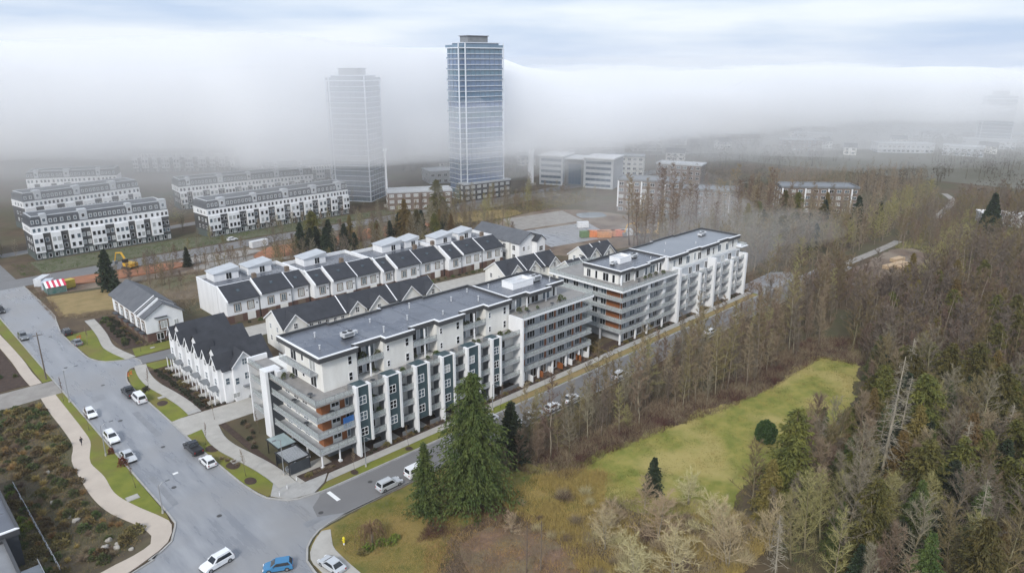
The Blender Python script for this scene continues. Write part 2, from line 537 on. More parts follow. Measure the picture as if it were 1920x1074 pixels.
island('grass_island_south', [(43.5, 103.4), (42.5, 108), (42.1, 114), (41.8, 128), (41.8, 134)] + off(pe2, 1.66)[:-1])
island('grass_island_north', [(41.8, 185.4), (39.65, 190), (39.25, 200), (39.25, 212)] + off(pe0, 1.28)[::-1][7:])
# wide corner paving and side street frontage
cn = sheet('corner_pavement', [(45.6, 100.2), (49.6, 98.9), (52.6, 100.7), (54.5, 102.9), (49.4, 103.0), (48.9, 106), (46, 106.5), (43.9, 103.3)], .138, CONC2)
sheet('verge_side_street', [(50.2, 98.75), (60, 98.5), (120, 98.4), (206, 98.5), (206, 100.55), (53.2, 100.55)], .12, LAWN)
fp = sheet('pavement_side_street', [(52.9, 100.6), (206, 100.6), (206, 102.55), (54.6, 102.55)], .138, CONC2)
slabs(fp, [(54.6, 101.57), (132, 101.57)], 1.75)
sheet('verge_dry_side_street', [(96, 98.6), (205, 98.6), (205, 100.4), (98, 100.4)], .127, DRYG)
sheet('garden_strip', [(54.8, 102.62), (204, 102.62), (204, 106.6), (55.6, 106.6)], .13, SOIL)
sheet('driveway_apartments', [(41.7, 134.2), (60, 134.2), (75, 136.5), (75, 141.3), (60, 141.5), (41.7, 142.4)], .11, CONC)
sheet('lane', [(47.6, 177.5), (75, 175), (72, 178), (70, 182.5), (47.6, 182.8)], .05, ASPH2)
sheet('courtyard_lane', [(63.5, 141.6), (72, 141.6), (72, 176), (178, 167), (178, 177), (72, 184.6), (66.5, 182.5), (66.5, 174), (63.5, 160)], .047, CONC)
sheet('lane_verge', [(47.9, 183.4), (66, 183.2), (66, 188.3), (49, 189.3)], .12, LAWN)
sheet('lane_verge_south', [(48.6, 172), (53, 172.4), (53, 176.2), (47.8, 176.9)], .12, LAWN)
sheet('garden_townhouse', [(48.2, 142.9), (53.6, 142.2), (53.6, 172), (47.2, 171.8), (47.0, 163), (47.6, 155)], .11, SOIL)
sheet('garden_end_house', [(47.6, 190.6), (53, 190), (53, 221), (48.9, 221), (47.6, 206)], .11, SOIL)
sheet('lawn_side_lane', [(47.9, 106.9), (49.2, 106.5), (49.4, 134), (48.2, 134)], .1, SOIL)
sheet('entrance_court', [(49.3, 103.1), (57, 103.1), (57, 108.4), (49.3, 108.4)], .143, CONC)
sheet('corner_planter_bed', [(50.2, 103.0), (57.4, 102.75), (57.2, 105.4), (50.0, 105.6)], .22, SOIL)
# field and cleared land north of the houses
sheet('dry_lawn', [(42, 229.5), (56, 225), (62, 250), (44, 254)], .06, DRYG)
sheet('construction_ground', [(43, 256), (70, 252), (140, 244), (200, 236), (200, 270), (44, 271)], .05, EARTH)
sheet('rust_soil_bank', smooth_poly([(50, 263), (78, 258), (92, 262), (84, 268), (62, 270.5), (48, 270.5)], 3, .3), .4, RUST)
sheet('sand_strip', smooth_poly([(95, 249), (150, 238), (160, 243), (140, 252), (96, 258)], 3, .4), .09, GRAVEL)
sheet('building_site', smooth_poly([(196, 176), (214, 168), (262, 160), (276, 200), (262, 236), (222, 236), (204, 214)], 6, .5), .05, EARTH)
sheet('parking_court', [(204, 186), (236, 180), (250, 206), (214, 214)], .09, ASPH)
sheet('site_yard', [(216, 216), (252, 210), (262, 232), (226, 238)], .08, GRAVEL)
sheet('puddle', smooth_poly([(256, 214), (266, 208), (272, 216), (262, 222)], 2, .2), .11, WATER)
sheet('street_cul_de_sac', [(205, 98.6), (236, 98.6), (238, 104), (232, 108), (210, 107)], .034, ASPH)
sheet('cleared_plot', ragged([(240, 76), (262, 70), (296, 76), (302, 88), (270, 89.4), (242, 88)], 1.2, 61, 1.5), .05, EARTH)
sheet('far_plain', [(500, -300), (1500, -300), (1500, 900), (500, 420)], .02, mat('far_ground', (.11, .105, .075), .95, (.15, .145, .12), .02, 6))

sheet('tan_bank', smooth_poly([(203, 248), (236, 240), (246, 250), (226, 264), (205, 266)], 4, .5), .09, DRYG)
sheet('muddy_field', smooth_poly([(64, 226), (104, 214), (124, 216), (120, 236), (92, 246), (64, 248)], 4, .6), .045, mat('muddy_ground', (.115, .085, .055), .95, (.175, .135, .09), .2, 9, bump=.3, c3=(.11, .105, .05), scale3=.06))
sheet('scrub_field', smooth_poly([(124, 214), (178, 204), (200, 214), (200, 236), (150, 240), (122, 238)], 4, .6), .045, mat('scrub_ground', (.075, .062, .032), .95, (.13, .10, .055), .2, 9, bump=.3))
sheet('rubble_heap', smooth_poly([(88, 262), (112, 258), (118, 264), (96, 270)], 3, .4), .35, GRAVEL)
sheet('mud_bank', smooth_poly([(112, 250), (140, 246), (148, 256), (124, 264)], 3, .4), .3, RUST)
sheet('mud_patch', smooth_poly([(150, 252), (186, 246), (196, 258), (160, 266)], 4, .4), .08, RUST)
sheet('condominium_gardens', [(50, 285.2), (200, 285.2), (200, 295.6), (104, 303), (50, 304.6)], .06, mat('garden_green', (.085, .095, .045), .95, (.13, .125, .08), .3, 8))
sheet('condominium_street', [(44, 319.5), (250, 340), (250, 347), (44, 326)], .05, ASPH2)
sheet('tower_forecourt', [(200, 264), (296, 262), (300, 276), (200, 280)], .04, mat('forecourt', (.16, .145, .125), .9, (.23, .21, .18), .15, 8))
# meadow and the rough ground round it
MEADOW_POLY = [(85, 71.5), (95, 73), (112, 70.4), (127, 67), (145, 64.8), (160, 64.6), (170, 64.3), (173, 58), (168, 53.5), (157, 50), (138, 47), (124, 49), (106, 48), (94, 46), (88, 51), (84, 60)]
sheet('meadow', ragged(MEADOW_POLY, 1.3, 3), .06, MEADOW)
sheet('rough_grass', ragged([(44, 88.2), (50, 89.4), (62, 89.5), (78, 88), (83, 77), (84.4, 70), (82, 63), (74, 64), (70, 72), (60, 74), (54, 70), (46, 64), (40.2, 64), (40.2, 80), (41.6, 85.6)], .34, 4), .07, mat('rough_grass', (.185, .150, .034), .95, (.105, .108, .020), .35, 10, bump=.5, lo=.4, hi=.6, c3=(.25, .18, .055), scale3=.12))
sheet('bare_plot', ragged([(60, 71.5), (66, 69.5), (69.5, 63), (68, 52), (60, 46), (54, 56), (56, 67)], 1.1, 5), .075, mat('leaf_litter', (.23, .145, .092), .95, (.12, .072, .05), .5, 10, bump=.5, c3=(.19, .15, .085), scale3=.25))
sheet('corner_pad', smooth_poly([(40.3, 80), (40.6, 84), (42.3, 86.6), (45.2, 88.8), (46.4, 88.2), (44.6, 84.5), (44.2, 80), (44, 66), (40.2, 66)], 1.5), .13, CONC)

# dark mulch discs and worn patches on the verges
for i, (x, y, r_) in enumerate([(43.4, 162, 1.0), (43.3, 152, 1.1), (43.2, 125.5, 1.2), (43.6, 117, 1.2), (43.4, 110, 1.0), (58, 99.5, .7), (70, 99.5, .7), (82, 99.5, .7)]):
    sheet('mulch_patch', ragged([(x + r_ * math.cos(a * .785), y + r_ * 1.3 * math.sin(a * .785)) for a in range(8)], .18, i + 20, .4), .128, SOIL)
# paint
sheet('stop_line', [(51.2, 94.2), (51.9, 94.2), (51.9, 97.6), (51.2, 97.6)], .042, PAINT)
for i, (x, y) in enumerate([(35.4, 104), (33.2, 117.5), (36.8, 133), (34.4, 150), (37, 171), (33.6, 188), (36.2, 214), (47.6, 93.2), (58.4, 95.2), (74, 93.6)]):
    mh = tag(link('manhole_cover', MB().cyl(0, 0, 0, .012, .42, 14).mesh('manhole_cover', mat('cast_iron', (.06, .058, .056), .5)), None, (x, y, .037)), 'round iron manhole cover in the carriageway', 'manhole', 'manhole covers')
REP = mat('worn_asphalt', (.20, .205, .215), .45, (.25, .255, .265), .5, 6)
for i, (x0, y0, x1, y1) in enumerate([(31.0, 112, 32.0, 124), (37.2, 138, 38.4, 152), (33.0, 163, 35.6, 166), (44, 91.2, 49, 92.6), (31, 196, 31.9, 214)]):
    sheet('asphalt_repair', ragged([(x0, y0), ((x0 + x1) / 2, y0), (x1, y0), (x1, (y0 + y1) / 2), (x1, y1), ((x0 + x1) / 2, y1), (x0, y1), (x0, (y0 + y1) / 2)], .06, i + 40, .5), .034, REP)
sheet('road_patch', [(34.6, 121.6), (35.5, 121.6), (35.5, 122.2), (34.6, 122.2)], .036, PAINT)
# ================================================================ the two apartment blocks
def inset(poly, d):
    out, n = [], len(poly)
    for i in range(n):
        p, q, r = Vector(poly[i - 1]), Vector(poly[i]), Vector(poly[(i + 1) % n])
        a, b = (q - p).normalized(), (r - q).normalized()
        na, nb = Vector((-a.y, a.x)), Vector((-b.y, b.x))
        k = na + nb
        out.append(tuple(q + k * (d / max(.2, 1 + na.dot(nb)))))
    return out
def ring(outer, inner, z0, z1):
    m, n = MB(), len(outer)
    for i in range(n):
        j = (i + 1) % n
        o, p, q, r = outer[i], outer[j], inner[j], inner[i]
        m.prism([o, p, q, r], z0, z1)
    return m
def flat_roof(b, poly, z, m=ROOFM):
    """membrane, dark fascia and white coping round a stepped outline (counter-clockwise)"""
    b.part('roof', MB().prism(inset(poly, .34), z - .1, z + .42), m)
    b.part('fascia', ring(inset(poly, .04), inset(poly, .33), z - .16, z + .74), SOFFIT)
    inn, n = inset(poly, .40), len(poly)
    for i in range(n):
        j = (i + 1) % n
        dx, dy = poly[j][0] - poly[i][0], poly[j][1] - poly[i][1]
        street_edge = abs(dx) > abs(dy) and dx > 0 or abs(dy) >= abs(dx) and dy < 0     # pale metal on the street sides, black on the yard sides
        b.part('coping', MB().prism([poly[i], poly[j], inn[j], inn[i]], z + .75, z + .92), TRIM if street_edge else SOFFIT)
def slab_run(b, poly, zs, name='balcony_slab', t=.28, m=SLAB):
    for z in zs:
        b.part(name, MB().prism(poly, z - t, z), m)
def rails(b, pts, zs, **k):
    for z in zs:
        for p, q in zip(pts, pts[1:]):
            railing(b, *p, *q, z, **k)
def clutter(x, y, z, label, mk):
    r = random.Random(int(x * 31 + y * 17))
    mk(x, y, z, label, r)

A = Bld('apartment_building', 'long white six-storey apartment block on the street corner with slate bays and white fins', 'building', (54, 103))
FZ = [0, 3.3, 6.5, 9.7, 12.9, 16.1, 19.2]
A.box('ground_floor_wall', 57.6, 107.4, .1, 104.4, 127, 3.05, GREY)
A.box('ground_floor_wall', 104.5, 105.3, .1, 127.8, 127, 3.04, GREYW)
for i, x in enumerate((106.6, 110.0, 113.4, 116.8, 120.2, 123.6, 126.4)):
    window(A, x, 105.29, .3, 2.0, 2.3, 'S', 2, 1, glass=GL_D)
    A.box('patio_screen', x + 1.4, 103.4, .14, x + 1.5, 105.2, 1.7, WOOD if i % 2 else WHITE)
A.box('wall', 56.2, 106.2, 3.05, 104.5, 130.5, 12.62, WARMW)
A.box('wall', 104.5, 106.0, 3.05, 127.6, 126, 15.82, GREYW)
# corner and west balconies, floors two to four, and the paved terrace above
cor = [(54, 104), (61.6, 104), (61.6, 106.2), (56.2, 106.2), (56.2, 121.2), (54, 121.2)]
slab_run(A, cor, FZ[1:4])
rails(A, [(54.1, 121.1), (54.1, 104.1), (61.5, 104.1)], FZ[1:4])
A.part('terrace', MB().prism([(53.9, 103.9), (61.6, 103.9), (61.6, 108.1), (58.1, 108.1), (58.1, 121.2), (53.9, 121.2)], 12.6, 12.9), DECK)
rails(A, [(54, 121.1), (54, 104), (61.5, 104)], [12.9])
nwp = [(54.2, 123.7), (56.2, 123.7), (56.2, 130.6), (54.2, 130.6)]
slab_run(A, nwp, FZ[1:4])
rails(A, [(54.3, 130.5), (54.3, 123.8)], FZ[1:4])
A.box('terrace', 54.1, 123.7, 12.6, 58.1, 131, 12.9, DECK)
A.box('parapet', 54.1, 130.6, 12.9, 58.2, 131.05, 13.9, TRIM)
rails(A, [(54.2, 130.5), (54.2, 123.8)], [12.9])
A.box('end_wall', 54.1, 130.61, 0, 57, 131.0, 12.58, WHITE)
# white and charcoal stair pier on the west face
A.box('pier', 53.2, 121.2, 0, 56.4, 123.65, 14.1, WHITE)
A.box('pier_panel', 53.75, 121.13, .1, 56.3, 121.19, 13.9, DARK)
A.box('pier_cap', 55.0, 119.9, 12.6, 55.9, 121.12, 14.1, WHITE)
# cedar cladding and windows round the corner
for z in FZ[1:4]:
    A.box('cedar_panel', 56.1, 106.08, z + .05, 57.9, 106.17, z + 2.75, WOOD)
    A.box('cedar_panel', 56.08, 106.1, z + .05, 56.17, 108.0, z + 2.75, WOOD)
    A.box('cedar_panel', 59.86, 106.08, z + .05, 60.9, 106.17, z + 2.75, WOOD)
    window(A, 58.95, 106.17, z + .75, 1.7, 1.75, 'S', 2, 2, glass=GL_D)
    window(A, 61.35, 106.17, z + .2, .8, 2.3, 'S', 1, 1)
    for y in (109, 112.2, 115.4, 118.8):
        window(A, 56.17, y, z + (.1 if y > 111 else .8), 1.9, 2.3 if y > 111 else 1.5, 'W', 2, 1)
    for y in (125.2, 128.4):
        window(A, 56.17, y, z + .1, 2.1, 2.3, 'W', 2, 1)
    if z == FZ[2]:
        A.box('privacy_screen', 59.2, 104.16, z + .02, 61.45, 104.2, z + 2.2, GL_B)
for x, y in ((54.7, 104.7), (58.3, 104.7), (54.7, 110), (54.7, 115.5)):
    A.part('column', MB().cyl(x, y, .1, 3.0, .17, 10).box(x - .3, y - .3, .1, x + .3, y + .3, .45), WHITE)
# street front: six slate bays between white fins, open balconies in between
BL = [61.7, 68.3, 75.0, 81.6, 88.2, 95.2]
BR = [64.9, 71.7, 78.5, 85.0, 91.9, 98.0]
for l, r in zip(BL, BR):
    A.box('fin', l, 103.15, 0, l + .42, 104.5, 14.2, WHITE)
    A.box('fin', r - .42, 103.15, 2.7, r, 104.5, 14.2, WHITE)
    A.box('shaded_bay_side', l + .02, 104.51, .1, l + .4, 106.18, 13.98, GREY)  # white side walls, with the shade of the recess put into the grey colour
    A.box('shaded_bay_side', r - .4, 104.51, 2.8, r - .02, 106.18, 13.98, GREY)
    A.box('bay_panel', l + .43, 103.5, 2.8, r - .43, 106.18, 14.0, TEAL)
    A.box('bay_coping', l + .43, 103.4, 14.01, r - .43, 103.62, 14.15, TRIM)
    for z in FZ[1:4]:
        window(A, l + 1.4, 103.49, z + .75, 1.55, 1.65, 'S', 2, 2, glass=R.choice([GL_D, GL_M, GL_L, GL_M]))
    window(A, (l + r) / 2, 107.39, .3, 1.9, 2.3, 'S', 2, 1, frame=DARK)
    A.box('entry_slab', l + .45, 104.2, .13, r - .45, 107.3, .26, CONC)
gaps = [(BR[i], BL[i + 1]) for i in range(5)] + [(98.0, 104.3)]
for l, r in gaps:
    for k, z in enumerate(FZ[1:4]):
        A.box('balcony_slab', l + .01, 103.9, z - .25, r - .01, 106.19, z, SLAB)
        railing(A, l + .05, 103.98, r - .05, 103.98, z, step=1.7)
        window(A, (l + r) / 2 - .5, 106.17, z + .05, min(2.2, r - l - 1.0), 2.35, 'S', 2, 1, glass=R.choice([GL_D, GL_D, GL_M]))
    A.box('terrace', l + .01, 103.9, 12.62, r - .01, 108.0, 12.9, DECK)
    railing(A, l + .05, 103.98, r - .05, 103.98, 12.9, step=1.7)
    A.box('patio_wall', l + .3, 104.0, .1, r - .3, 104.25, 1.0, GREY)
    window(A, (l + r) / 2, 107.39, .2, 2.4, 2.4, 'S', 2, 1, frame=TRIM)
A.box('end_fin', 104.3, 103.15, 0, 104.75, 107.6, 16.4, WHITE)
A.box('terrace', 61.7, 106.19, 12.62, 104.2, 108.1, 12.88, DECK)
# set-back top floors
solid = [(58.0, 65.2), (71.1, 78.2), (84.2, 91.3), (97.8, 104.9)]
rec = [(65.2, 71.1), (78.2, 84.2), (91.3, 97.8)]
for a, c in solid:
    A.box('upper_wall', a, 108.0, 12.9, c, 122, 19.05, WARMW)
for a, c in rec:
    A.box('recess_wall', a, 110.4, 12.9, c, 121.8, 19.04, GREYW)
    A.box('balcony_slab', a + .01, 107.9, 15.85, c - .01, 110.39, 16.1, SLAB)
    railing(A, a + .05, 107.98, c - .05, 107.98, 16.1, step=1.7)
    A.box('column', (a + c) / 2 - .12, 108.0, 12.9, (a + c) / 2 + .12, 108.25, 19.0, TRIM)
    for z in (12.95, 16.15):
        for q in (.27, .74):
            window(A, a + (c - a) * q, 110.38, z, 2.0, 2.4, 'S', 2, 1, glass=R.choice([GL_D, GL_D, GL_M]))
for a, c in solid:
    for z in (13.5, 16.7):
        window(A, c - 1.5, 107.98, z, .9, 1.7, 'S', 1, 2, glass=GL_D)
        if a > 60:
            window(A, a + 1.1, 107.98, z + .2, .7, 1.3, 'S', 1, 2)
for z, dz in ((12.95, 0), (16.15, 0)):
    for y, w in ((111.5, 2.2), (115.2, .9), (118.6, 2.2)):
        window(A, 57.98, y, z + (.8 if w < 1 else 0), w, 1.4 if w < 1 else 2.3, 'W', 2 if w > 1 else 1, 1)
A.box('balcony_slab', 56.4, 109.6, 15.85, 57.99, 121.6, 16.1, SLAB)
railing(A, 56.5, 121.5, 56.5, 109.7, 16.1)
flat_roof(A, [(56.9, 107.1), (65.2, 107.1), (65.2, 108.7), (71.1, 108.7), (71.1, 107.1), (78.2, 107.1), (78.2, 108.7), (84.2, 108.7), (84.2, 107.1), (91.3, 107.1), (91.3, 108.7),
              (97.8, 108.7), (97.8, 107.1), (104.95, 107.1), (104.95, 122.2), (92, 122.2), (92, 123.1), (80, 123.1), (80, 122.2), (68, 122.2), (68, 123.0), (56.9, 123.0)], 19.2)
# east wing: continuous glass-fronted galleries on columns
ez = [3.5, 6.6, 9.75, 12.9]
slab_run(A, [(104.8, 103.9), (129.4, 103.9), (129.4, 126), (127.6, 126), (127.6, 106), (104.8, 106)], ez)
rails(A, [(104.9, 104), (129.3, 104), (129.3, 125.8)], ez)
A.part('terrace', MB().prism([(104.8, 103.8), (129.5, 103.8), (129.5, 126), (104.8, 126)], 15.83, 16.1), DECK)
A.part('terrace_trim', ring([(104.8, 103.72), (129.58, 103.72), (129.58, 126.08), (104.8, 126.08)], [(104.82, 103.79), (129.51, 103.79), (129.51, 126.01), (104.82, 126.01)], 15.7, 16.2), TRIM)
rails(A, [(104.9, 103.9), (129.4, 103.9), (129.4, 125.8)], [16.1])
for k, z in enumerate(ez):
    for i, x in enumerate((106.3, 109.8, 113.4, 116.6, 120.2, 123.2, 126.2)):
        w = 2.6 if i % 3 == 1 else 1.7
        window(A, x, 105.97, z + .15, w, 2.2, 'S', 3 if w > 2 else 2, 1, glass=R.choice([GL_D, GL_D, GL_D, GL_M]))
        if i % 3 != 1:
            A.box('brown_panel', x + w / 2 + .1, 105.9, z + .1, x + w / 2 + .75, 105.98, z + 2.5, WOOD)
    for y in (108.5, 112, 116):
        window(A, 127.62, y, z + .15, 1.8, 2.2, 'E', 2, 1)
for x in (106, 110.8, 115.6, 120.4, 125.2, 128.8):
    A.part('column', MB().box(x - .2, 104.2, .1, x + .2, 104.6, 3.2), TRIM)
A.box('upper_wall', 105.0, 110.2, 16.1, 123.2, 120.2, 19.04, WARMW)
for x, w in ((106.6, 2.4), (109.8, 2.4), (113.2, .9), (115.4, 2.4), (119.3, 2.4), (122.0, .9)):
    window(A, x, 110.18, 16.15, w, 2.35, 'S', 2 if w > 1 else 1, 1, glass=R.choice([GL_D, GL_D, GL_M]))
for x in (107.9, 111.6, 118):
    A.box('column', x - .12, 108.9, 16.1, x + .12, 109.14, 19.0, TRIM)
flat_roof(A, [(105.1, 108.6), (110.8, 108.6), (110.8, 107.3), (118.2, 107.3), (118.2, 108.7), (124.0, 108.7), (124.0, 120.8), (105.1, 120.8)], 19.2)

# ---- second block
B = Bld('apartment_building', 'white apartment block farther along the side street with cedar corner and stacked glass balconies', 'building', (140, 103))
GZ = [3.5, 6.3, 9.15, 12.0]
B.box('ground_floor_wall', 142.4, 104.6, .1, 202.5, 126, 3.19, GREYW)
for i in range(7):
    window(B, 144.4 + i * 3.0, 104.59, .3, 1.9, 2.3, 'S', 2, 1, glass=GL_D)
B.box('wall', 141.9, 104.9, 3.2, 203, 126.5, 14.5, GREYW)
wrap = [(140, 102.9), (164.9, 102.9), (164.9, 104.9), (141.9, 104.9), (141.9, 127.5), (140, 127.5)]
slab_run(B, wrap, GZ)
rails(B, [(140.1, 127.4), (140.1, 103), (164.8, 103)], GZ)
B.part('terrace', MB().prism([(139.9, 102.8), (165, 102.8), (165, 126.5), (203, 126.5), (203, 128), (139.9, 128)], 14.52, 14.8), DECK)
B.part('terrace_trim', ring([(139.82, 102.72), (165, 102.72), (165, 128.08), (139.82, 128.08)], [(139.89, 102.79), (164.99, 102.79), (164.99, 128.01), (139.89, 128.01)], 14.4, 14.9), TRIM)
rails(B, [(140, 127.9), (140, 102.9), (164.9, 102.9)], [14.8])
railing(B, 140, 127.9, 160, 127.9, 14.8)
for z in GZ:
    B.box('cedar_panel', 141.8, 104.9 + .1, z + .05, 141.88, 109.4, z + 2.5, WOOD)
    B.box('cedar_panel', 142.0, 104.8, z + .05, 142.7, 104.88, z + 2.5, WOOD)
    for y in (110.4, 113.2, 116.4, 120, 123.5):
        window(B, 141.87, y, z + .1, 1.9, 2.2, 'W', 2, 1, glass=R.choice([GL_D, GL_D, GL_M]))
    for i, x in enumerate((143.6, 147.2, 150.0, 154.6, 157.6, 161.6)):
        window(B, x, 104.87, z + .05, 2.4 if i in (1, 3) else 1.7, 2.3, 'S', 2, 1, glass=R.choice([GL_D, GL_D, GL_D, GL_M]))
    for x in (152.2, 159.4):
        B.box('white_pier', x - .6, 103.3, z - .02, x + .6, 104.88, z + 2.55, WHITE)
for x, y in ((140.5, 103.5), (147, 103.4), (152.2, 103.4), (159.4, 103.4), (140.5, 110), (140.5, 117)):
    B.part('column', MB().box(x - .2, y - .2, .1, x + .2, y + .2, 3.2), TRIM)
FB = [(165.0, 15.9, 1.1), (176.2, 12.4, .7), (183.9, 15.3, .9), (194.0, 12.7, .9), (202.6, 13.4, .9)]
for x, h, t in FB:
    B.box('fin', x, 102.3, 0, x + t, 104.89, h, WHITE)
for (x0, _, t0), (x1, _, _) in zip(FB, FB[1:]):
    xm = (x0 + t0 + x1) / 2
    B.box('bay_panel', xm - .6, 103.6, 2.8, xm + 1.6, 104.89, 12.6, GREYW)
    B.box('thin_fin', xm - .75, 103.0, 2.5, xm - .61, 104.89, 12.9, WHITE)
    for z in GZ:
        B.box('balcony_slab', x0 + t0 + .01, 103.0, z - .25, xm - .76, 104.89, z, SLAB)
        B.box('balcony_slab', xm + 1.61, 103.0, z - .25, x1 - .01, 104.89, z, SLAB)
        railing(B, x0 + t0 + .05, 103.06, xm - .8, 103.06, z)
        railing(B, xm + 1.65, 103.06, x1 - .05, 103.06, z)
        window(B, (x0 + t0 + xm) / 2 - .2, 104.87, z + .05, 2.0, 2.25, 'S', 2, 1, glass=GL_D)
        window(B, (xm + 1.6 + x1) / 2, 104.87, z + .05, 1.7, 2.25, 'S', 2, 1)
        if z < 11:
            window(B, xm + .5, 103.58, z + .7, 1.3, 1.5, 'S', 2, 2)
    window(B, xm - 2, 104.59, .3, 2.2, 2.3, 'S', 2, 1)
# set-back top storey and flush upper walls of the east half
B.box('upper_wall', 144.3, 107.6, 14.8, 165, 119.4, 17.64, WARMW)
B.box('upper_wall', 165.01, 106.2, 14.5, 203, 119.4, 17.64, WARMW)
B.box('white_gable_wall', 164.2, 106.0, 14.8, 165.0, 108.5, 18.4, WHITE)
for x, w in ((145.6, 1.0), (148.2, 2.3), (152.0, 2.3), (156.5, 1.0), (159.4, 2.3), (162.6, 2.3)):
    window(B, x, 107.58, 14.85, w, 2.3, 'S', 2 if w > 1 else 1, 1, glass=R.choice([GL_D, GL_D, GL_M]))
for y, w in ((109.2, 1.0), (111.8, 2.0), (115, .9), (117.6, 1.4)):
    window(B, 144.28, y, 14.85, w, 2.3, 'W', 2 if w > 1 else 1, 1, glass=GL_D)
for i, x in enumerate((168, 171, 175, 178.6, 181.2, 186, 189, 192.4, 197, 200.4)):
    window(B, x, 106.18, 14.9 + .3 * (i % 2), 1.9 if i % 3 else 1.1, 2.2, 'S', 2, 1, glass=R.choice([GL_D, GL_M]))
for x in (150.2, 154.4, 161.2):
    B.box('column', x - .12, 106.6, 14.8, x + .12, 106.84, 17.6, TRIM)
B.box('column', 144.0, 106.4, 14.8, 144.3, 106.7, 17.6, TRIM)
flat_roof(B, [(143.7, 106.5), (149, 106.5), (149, 105.9), (156, 105.9), (156, 106.8), (164.6, 106.8), (164.6, 119.4), (143.7, 119.4)], 17.8, ROOFM)
flat_roof(B, [(164.7, 105.4), (174, 105.4), (174, 106.1), (181, 106.1), (181, 105.4), (191, 105.4), (191, 106.1), (197, 106.1), (197, 105.4), (203.6, 105.4), (203.6, 119.6),
              (188, 119.6), (188, 120.2), (176, 120.2), (176, 119.6), (164.7, 119.6)], 17.85, mat('pale_roof_membrane', (.20, .215, .235), .35, (.27, .285, .305), .2, 5, rough2=.5))
for z in GZ + [14.8]:
    B.box('balcony_slab', 203.02, 104.5, z - .25, 206.6, 116, z, SLAB)
    railing(B, 203.1, 104.6, 206.5, 104.6, z)
    railing(B, 206.5, 104.6, 206.5, 115.8, z)
    for y in (107, 111):
        window(B, 203.02, y, z + .1, 1.9, 2.2, 'E', 2, 1)
B.box('canopy', 202.8, 104.2, 14.9, 206.9, 116.4, 15.1, TRIM)

for i, (x, y, z) in enumerate([(60, 112, 19.62), (62.4, 118, 19.62), (73.5, 111, 19.62), (74.6, 117.5, 19.62), (81, 113.5, 19.62), (85.6, 119, 19.62), (88.4, 111, 19.62), (95.2, 116.5, 19.62), (99.6, 112.4, 19.62), (102, 119, 19.62), (107.4, 117.6, 19.62), (121.6, 111.2, 19.62)]):
    A.part('vent_pipe', MB().cyl(x, y, z, z + .55 + .2 * (i % 3), .13, 8).cyl(x, y, z + .75 + .2 * (i % 3), z + .85 + .2 * (i % 3), .22, 8), UNIT)
for i, (x, y) in enumerate([(170, 111), (178, 116), (185, 110), (199, 117), (161, 109.4)]):
    B.part('vent_pipe', MB().cyl(x, y, 18.2, 18.9, .14, 8), UNIT)
for x in (62.6, 69.2, 75.8, 82.4, 89, 95.6, 101.2):
    A.box('membrane_seam', x, 109.2, 19.622, x + .09, 121.7, 19.632, mat('seam', (.045, .048, .056), .4))
# ---- rooftop machinery: each stands on a roof
def roof_unit(x, y, z, label, w=2.6, d=1.8, h=1.3, rz=0):
    t = thing('rooftop_unit', label, 'roof unit', (x, y, z), rz, 'rooftop machinery')
    link('casing', MB().box(-w/2, -d/2, .45, w/2, d/2, .45 + h).mesh('casing', UNIT), t)
    link('curb', MB().box(-w/2 + .2, -d/2 + .2, 0, w/2 - .2, d/2 - .2, .44).mesh('curb', BLACK), t)
    for i in (-1, 1):
        link('fan_grille', MB().cyl(i * w / 4, 0, .46 + h, .56 + h, min(w / 5, d / 3), 12).mesh('fan_grille', BLACK), t)
    link('duct', MB().box(w/2 + .01, -.35, .5, w/2 + .9, .35, 1.1).mesh('duct', UNIT), t)
    link('louvre', MB().box(-w/2 + .2, -d/2 - .04, .65, w/2 - .3, -d/2 - .005, .3 + h).mesh('louvre', GREY), t)
    return t
roof_unit(66.8, 113.4, 19.62, 'pale metal unit standing alone on the near dark roof', 2.4, 1.5, .8)
def plant_screen(x0, y0, x1, y1, z, h, label):
    b = Bld('plant_enclosure', label, 'roof enclosure', (x0, y0), 'rooftop machinery')
    P = [(x0, y0), (x1, y0), (x1, y1), (x0, y1)]
    b.part('screen_wall', ring(P, inset(P, .12), z, z + h), TRIM)
    b.part('screen_cap', ring(inset(P, -.06), inset(P, .2), z + h + .005, z + h + .09), WHITE)
    b.box('floor_panel', x0 + .2, y0 + .2, z, x1 - .2, y1 - .2, z + h * .55, UNIT)
    b.box('housing', x0 + .8, y0 + .7, z + h * .56, (x0 + x1) / 2, y1 - .6, z + h * .9, UNIT)
    for o in b.root.children:
        pass
    return b
plant_screen(110.6, 112.6, 117.4, 116.4, 19.62, 1.5, 'long white screened enclosure on the middle roof')
roof_unit(119.4, 114.0, 19.62, 'white metal unit beside the screened enclosure on the middle roof', 2.4, 2.0, 1.1)
plant_screen(150.5, 112.0, 155.6, 115.6, 18.22, 1.5, 'white stepped enclosure on the farther block beside a small black unit')
roof_unit(148.0, 112.6, 18.22, 'small black curb unit beside the stepped enclosure', 1.2, 1.2, .5)
roof_unit(158.2, 113.4, 18.22, 'pale metal unit east of the stepped enclosure', 2.2, 1.7, .7)
roof_unit(195.0, 114.0, 18.27, 'low white hatch housing at the far end of the pale roof', 3.4, 1.4, .6, .1)

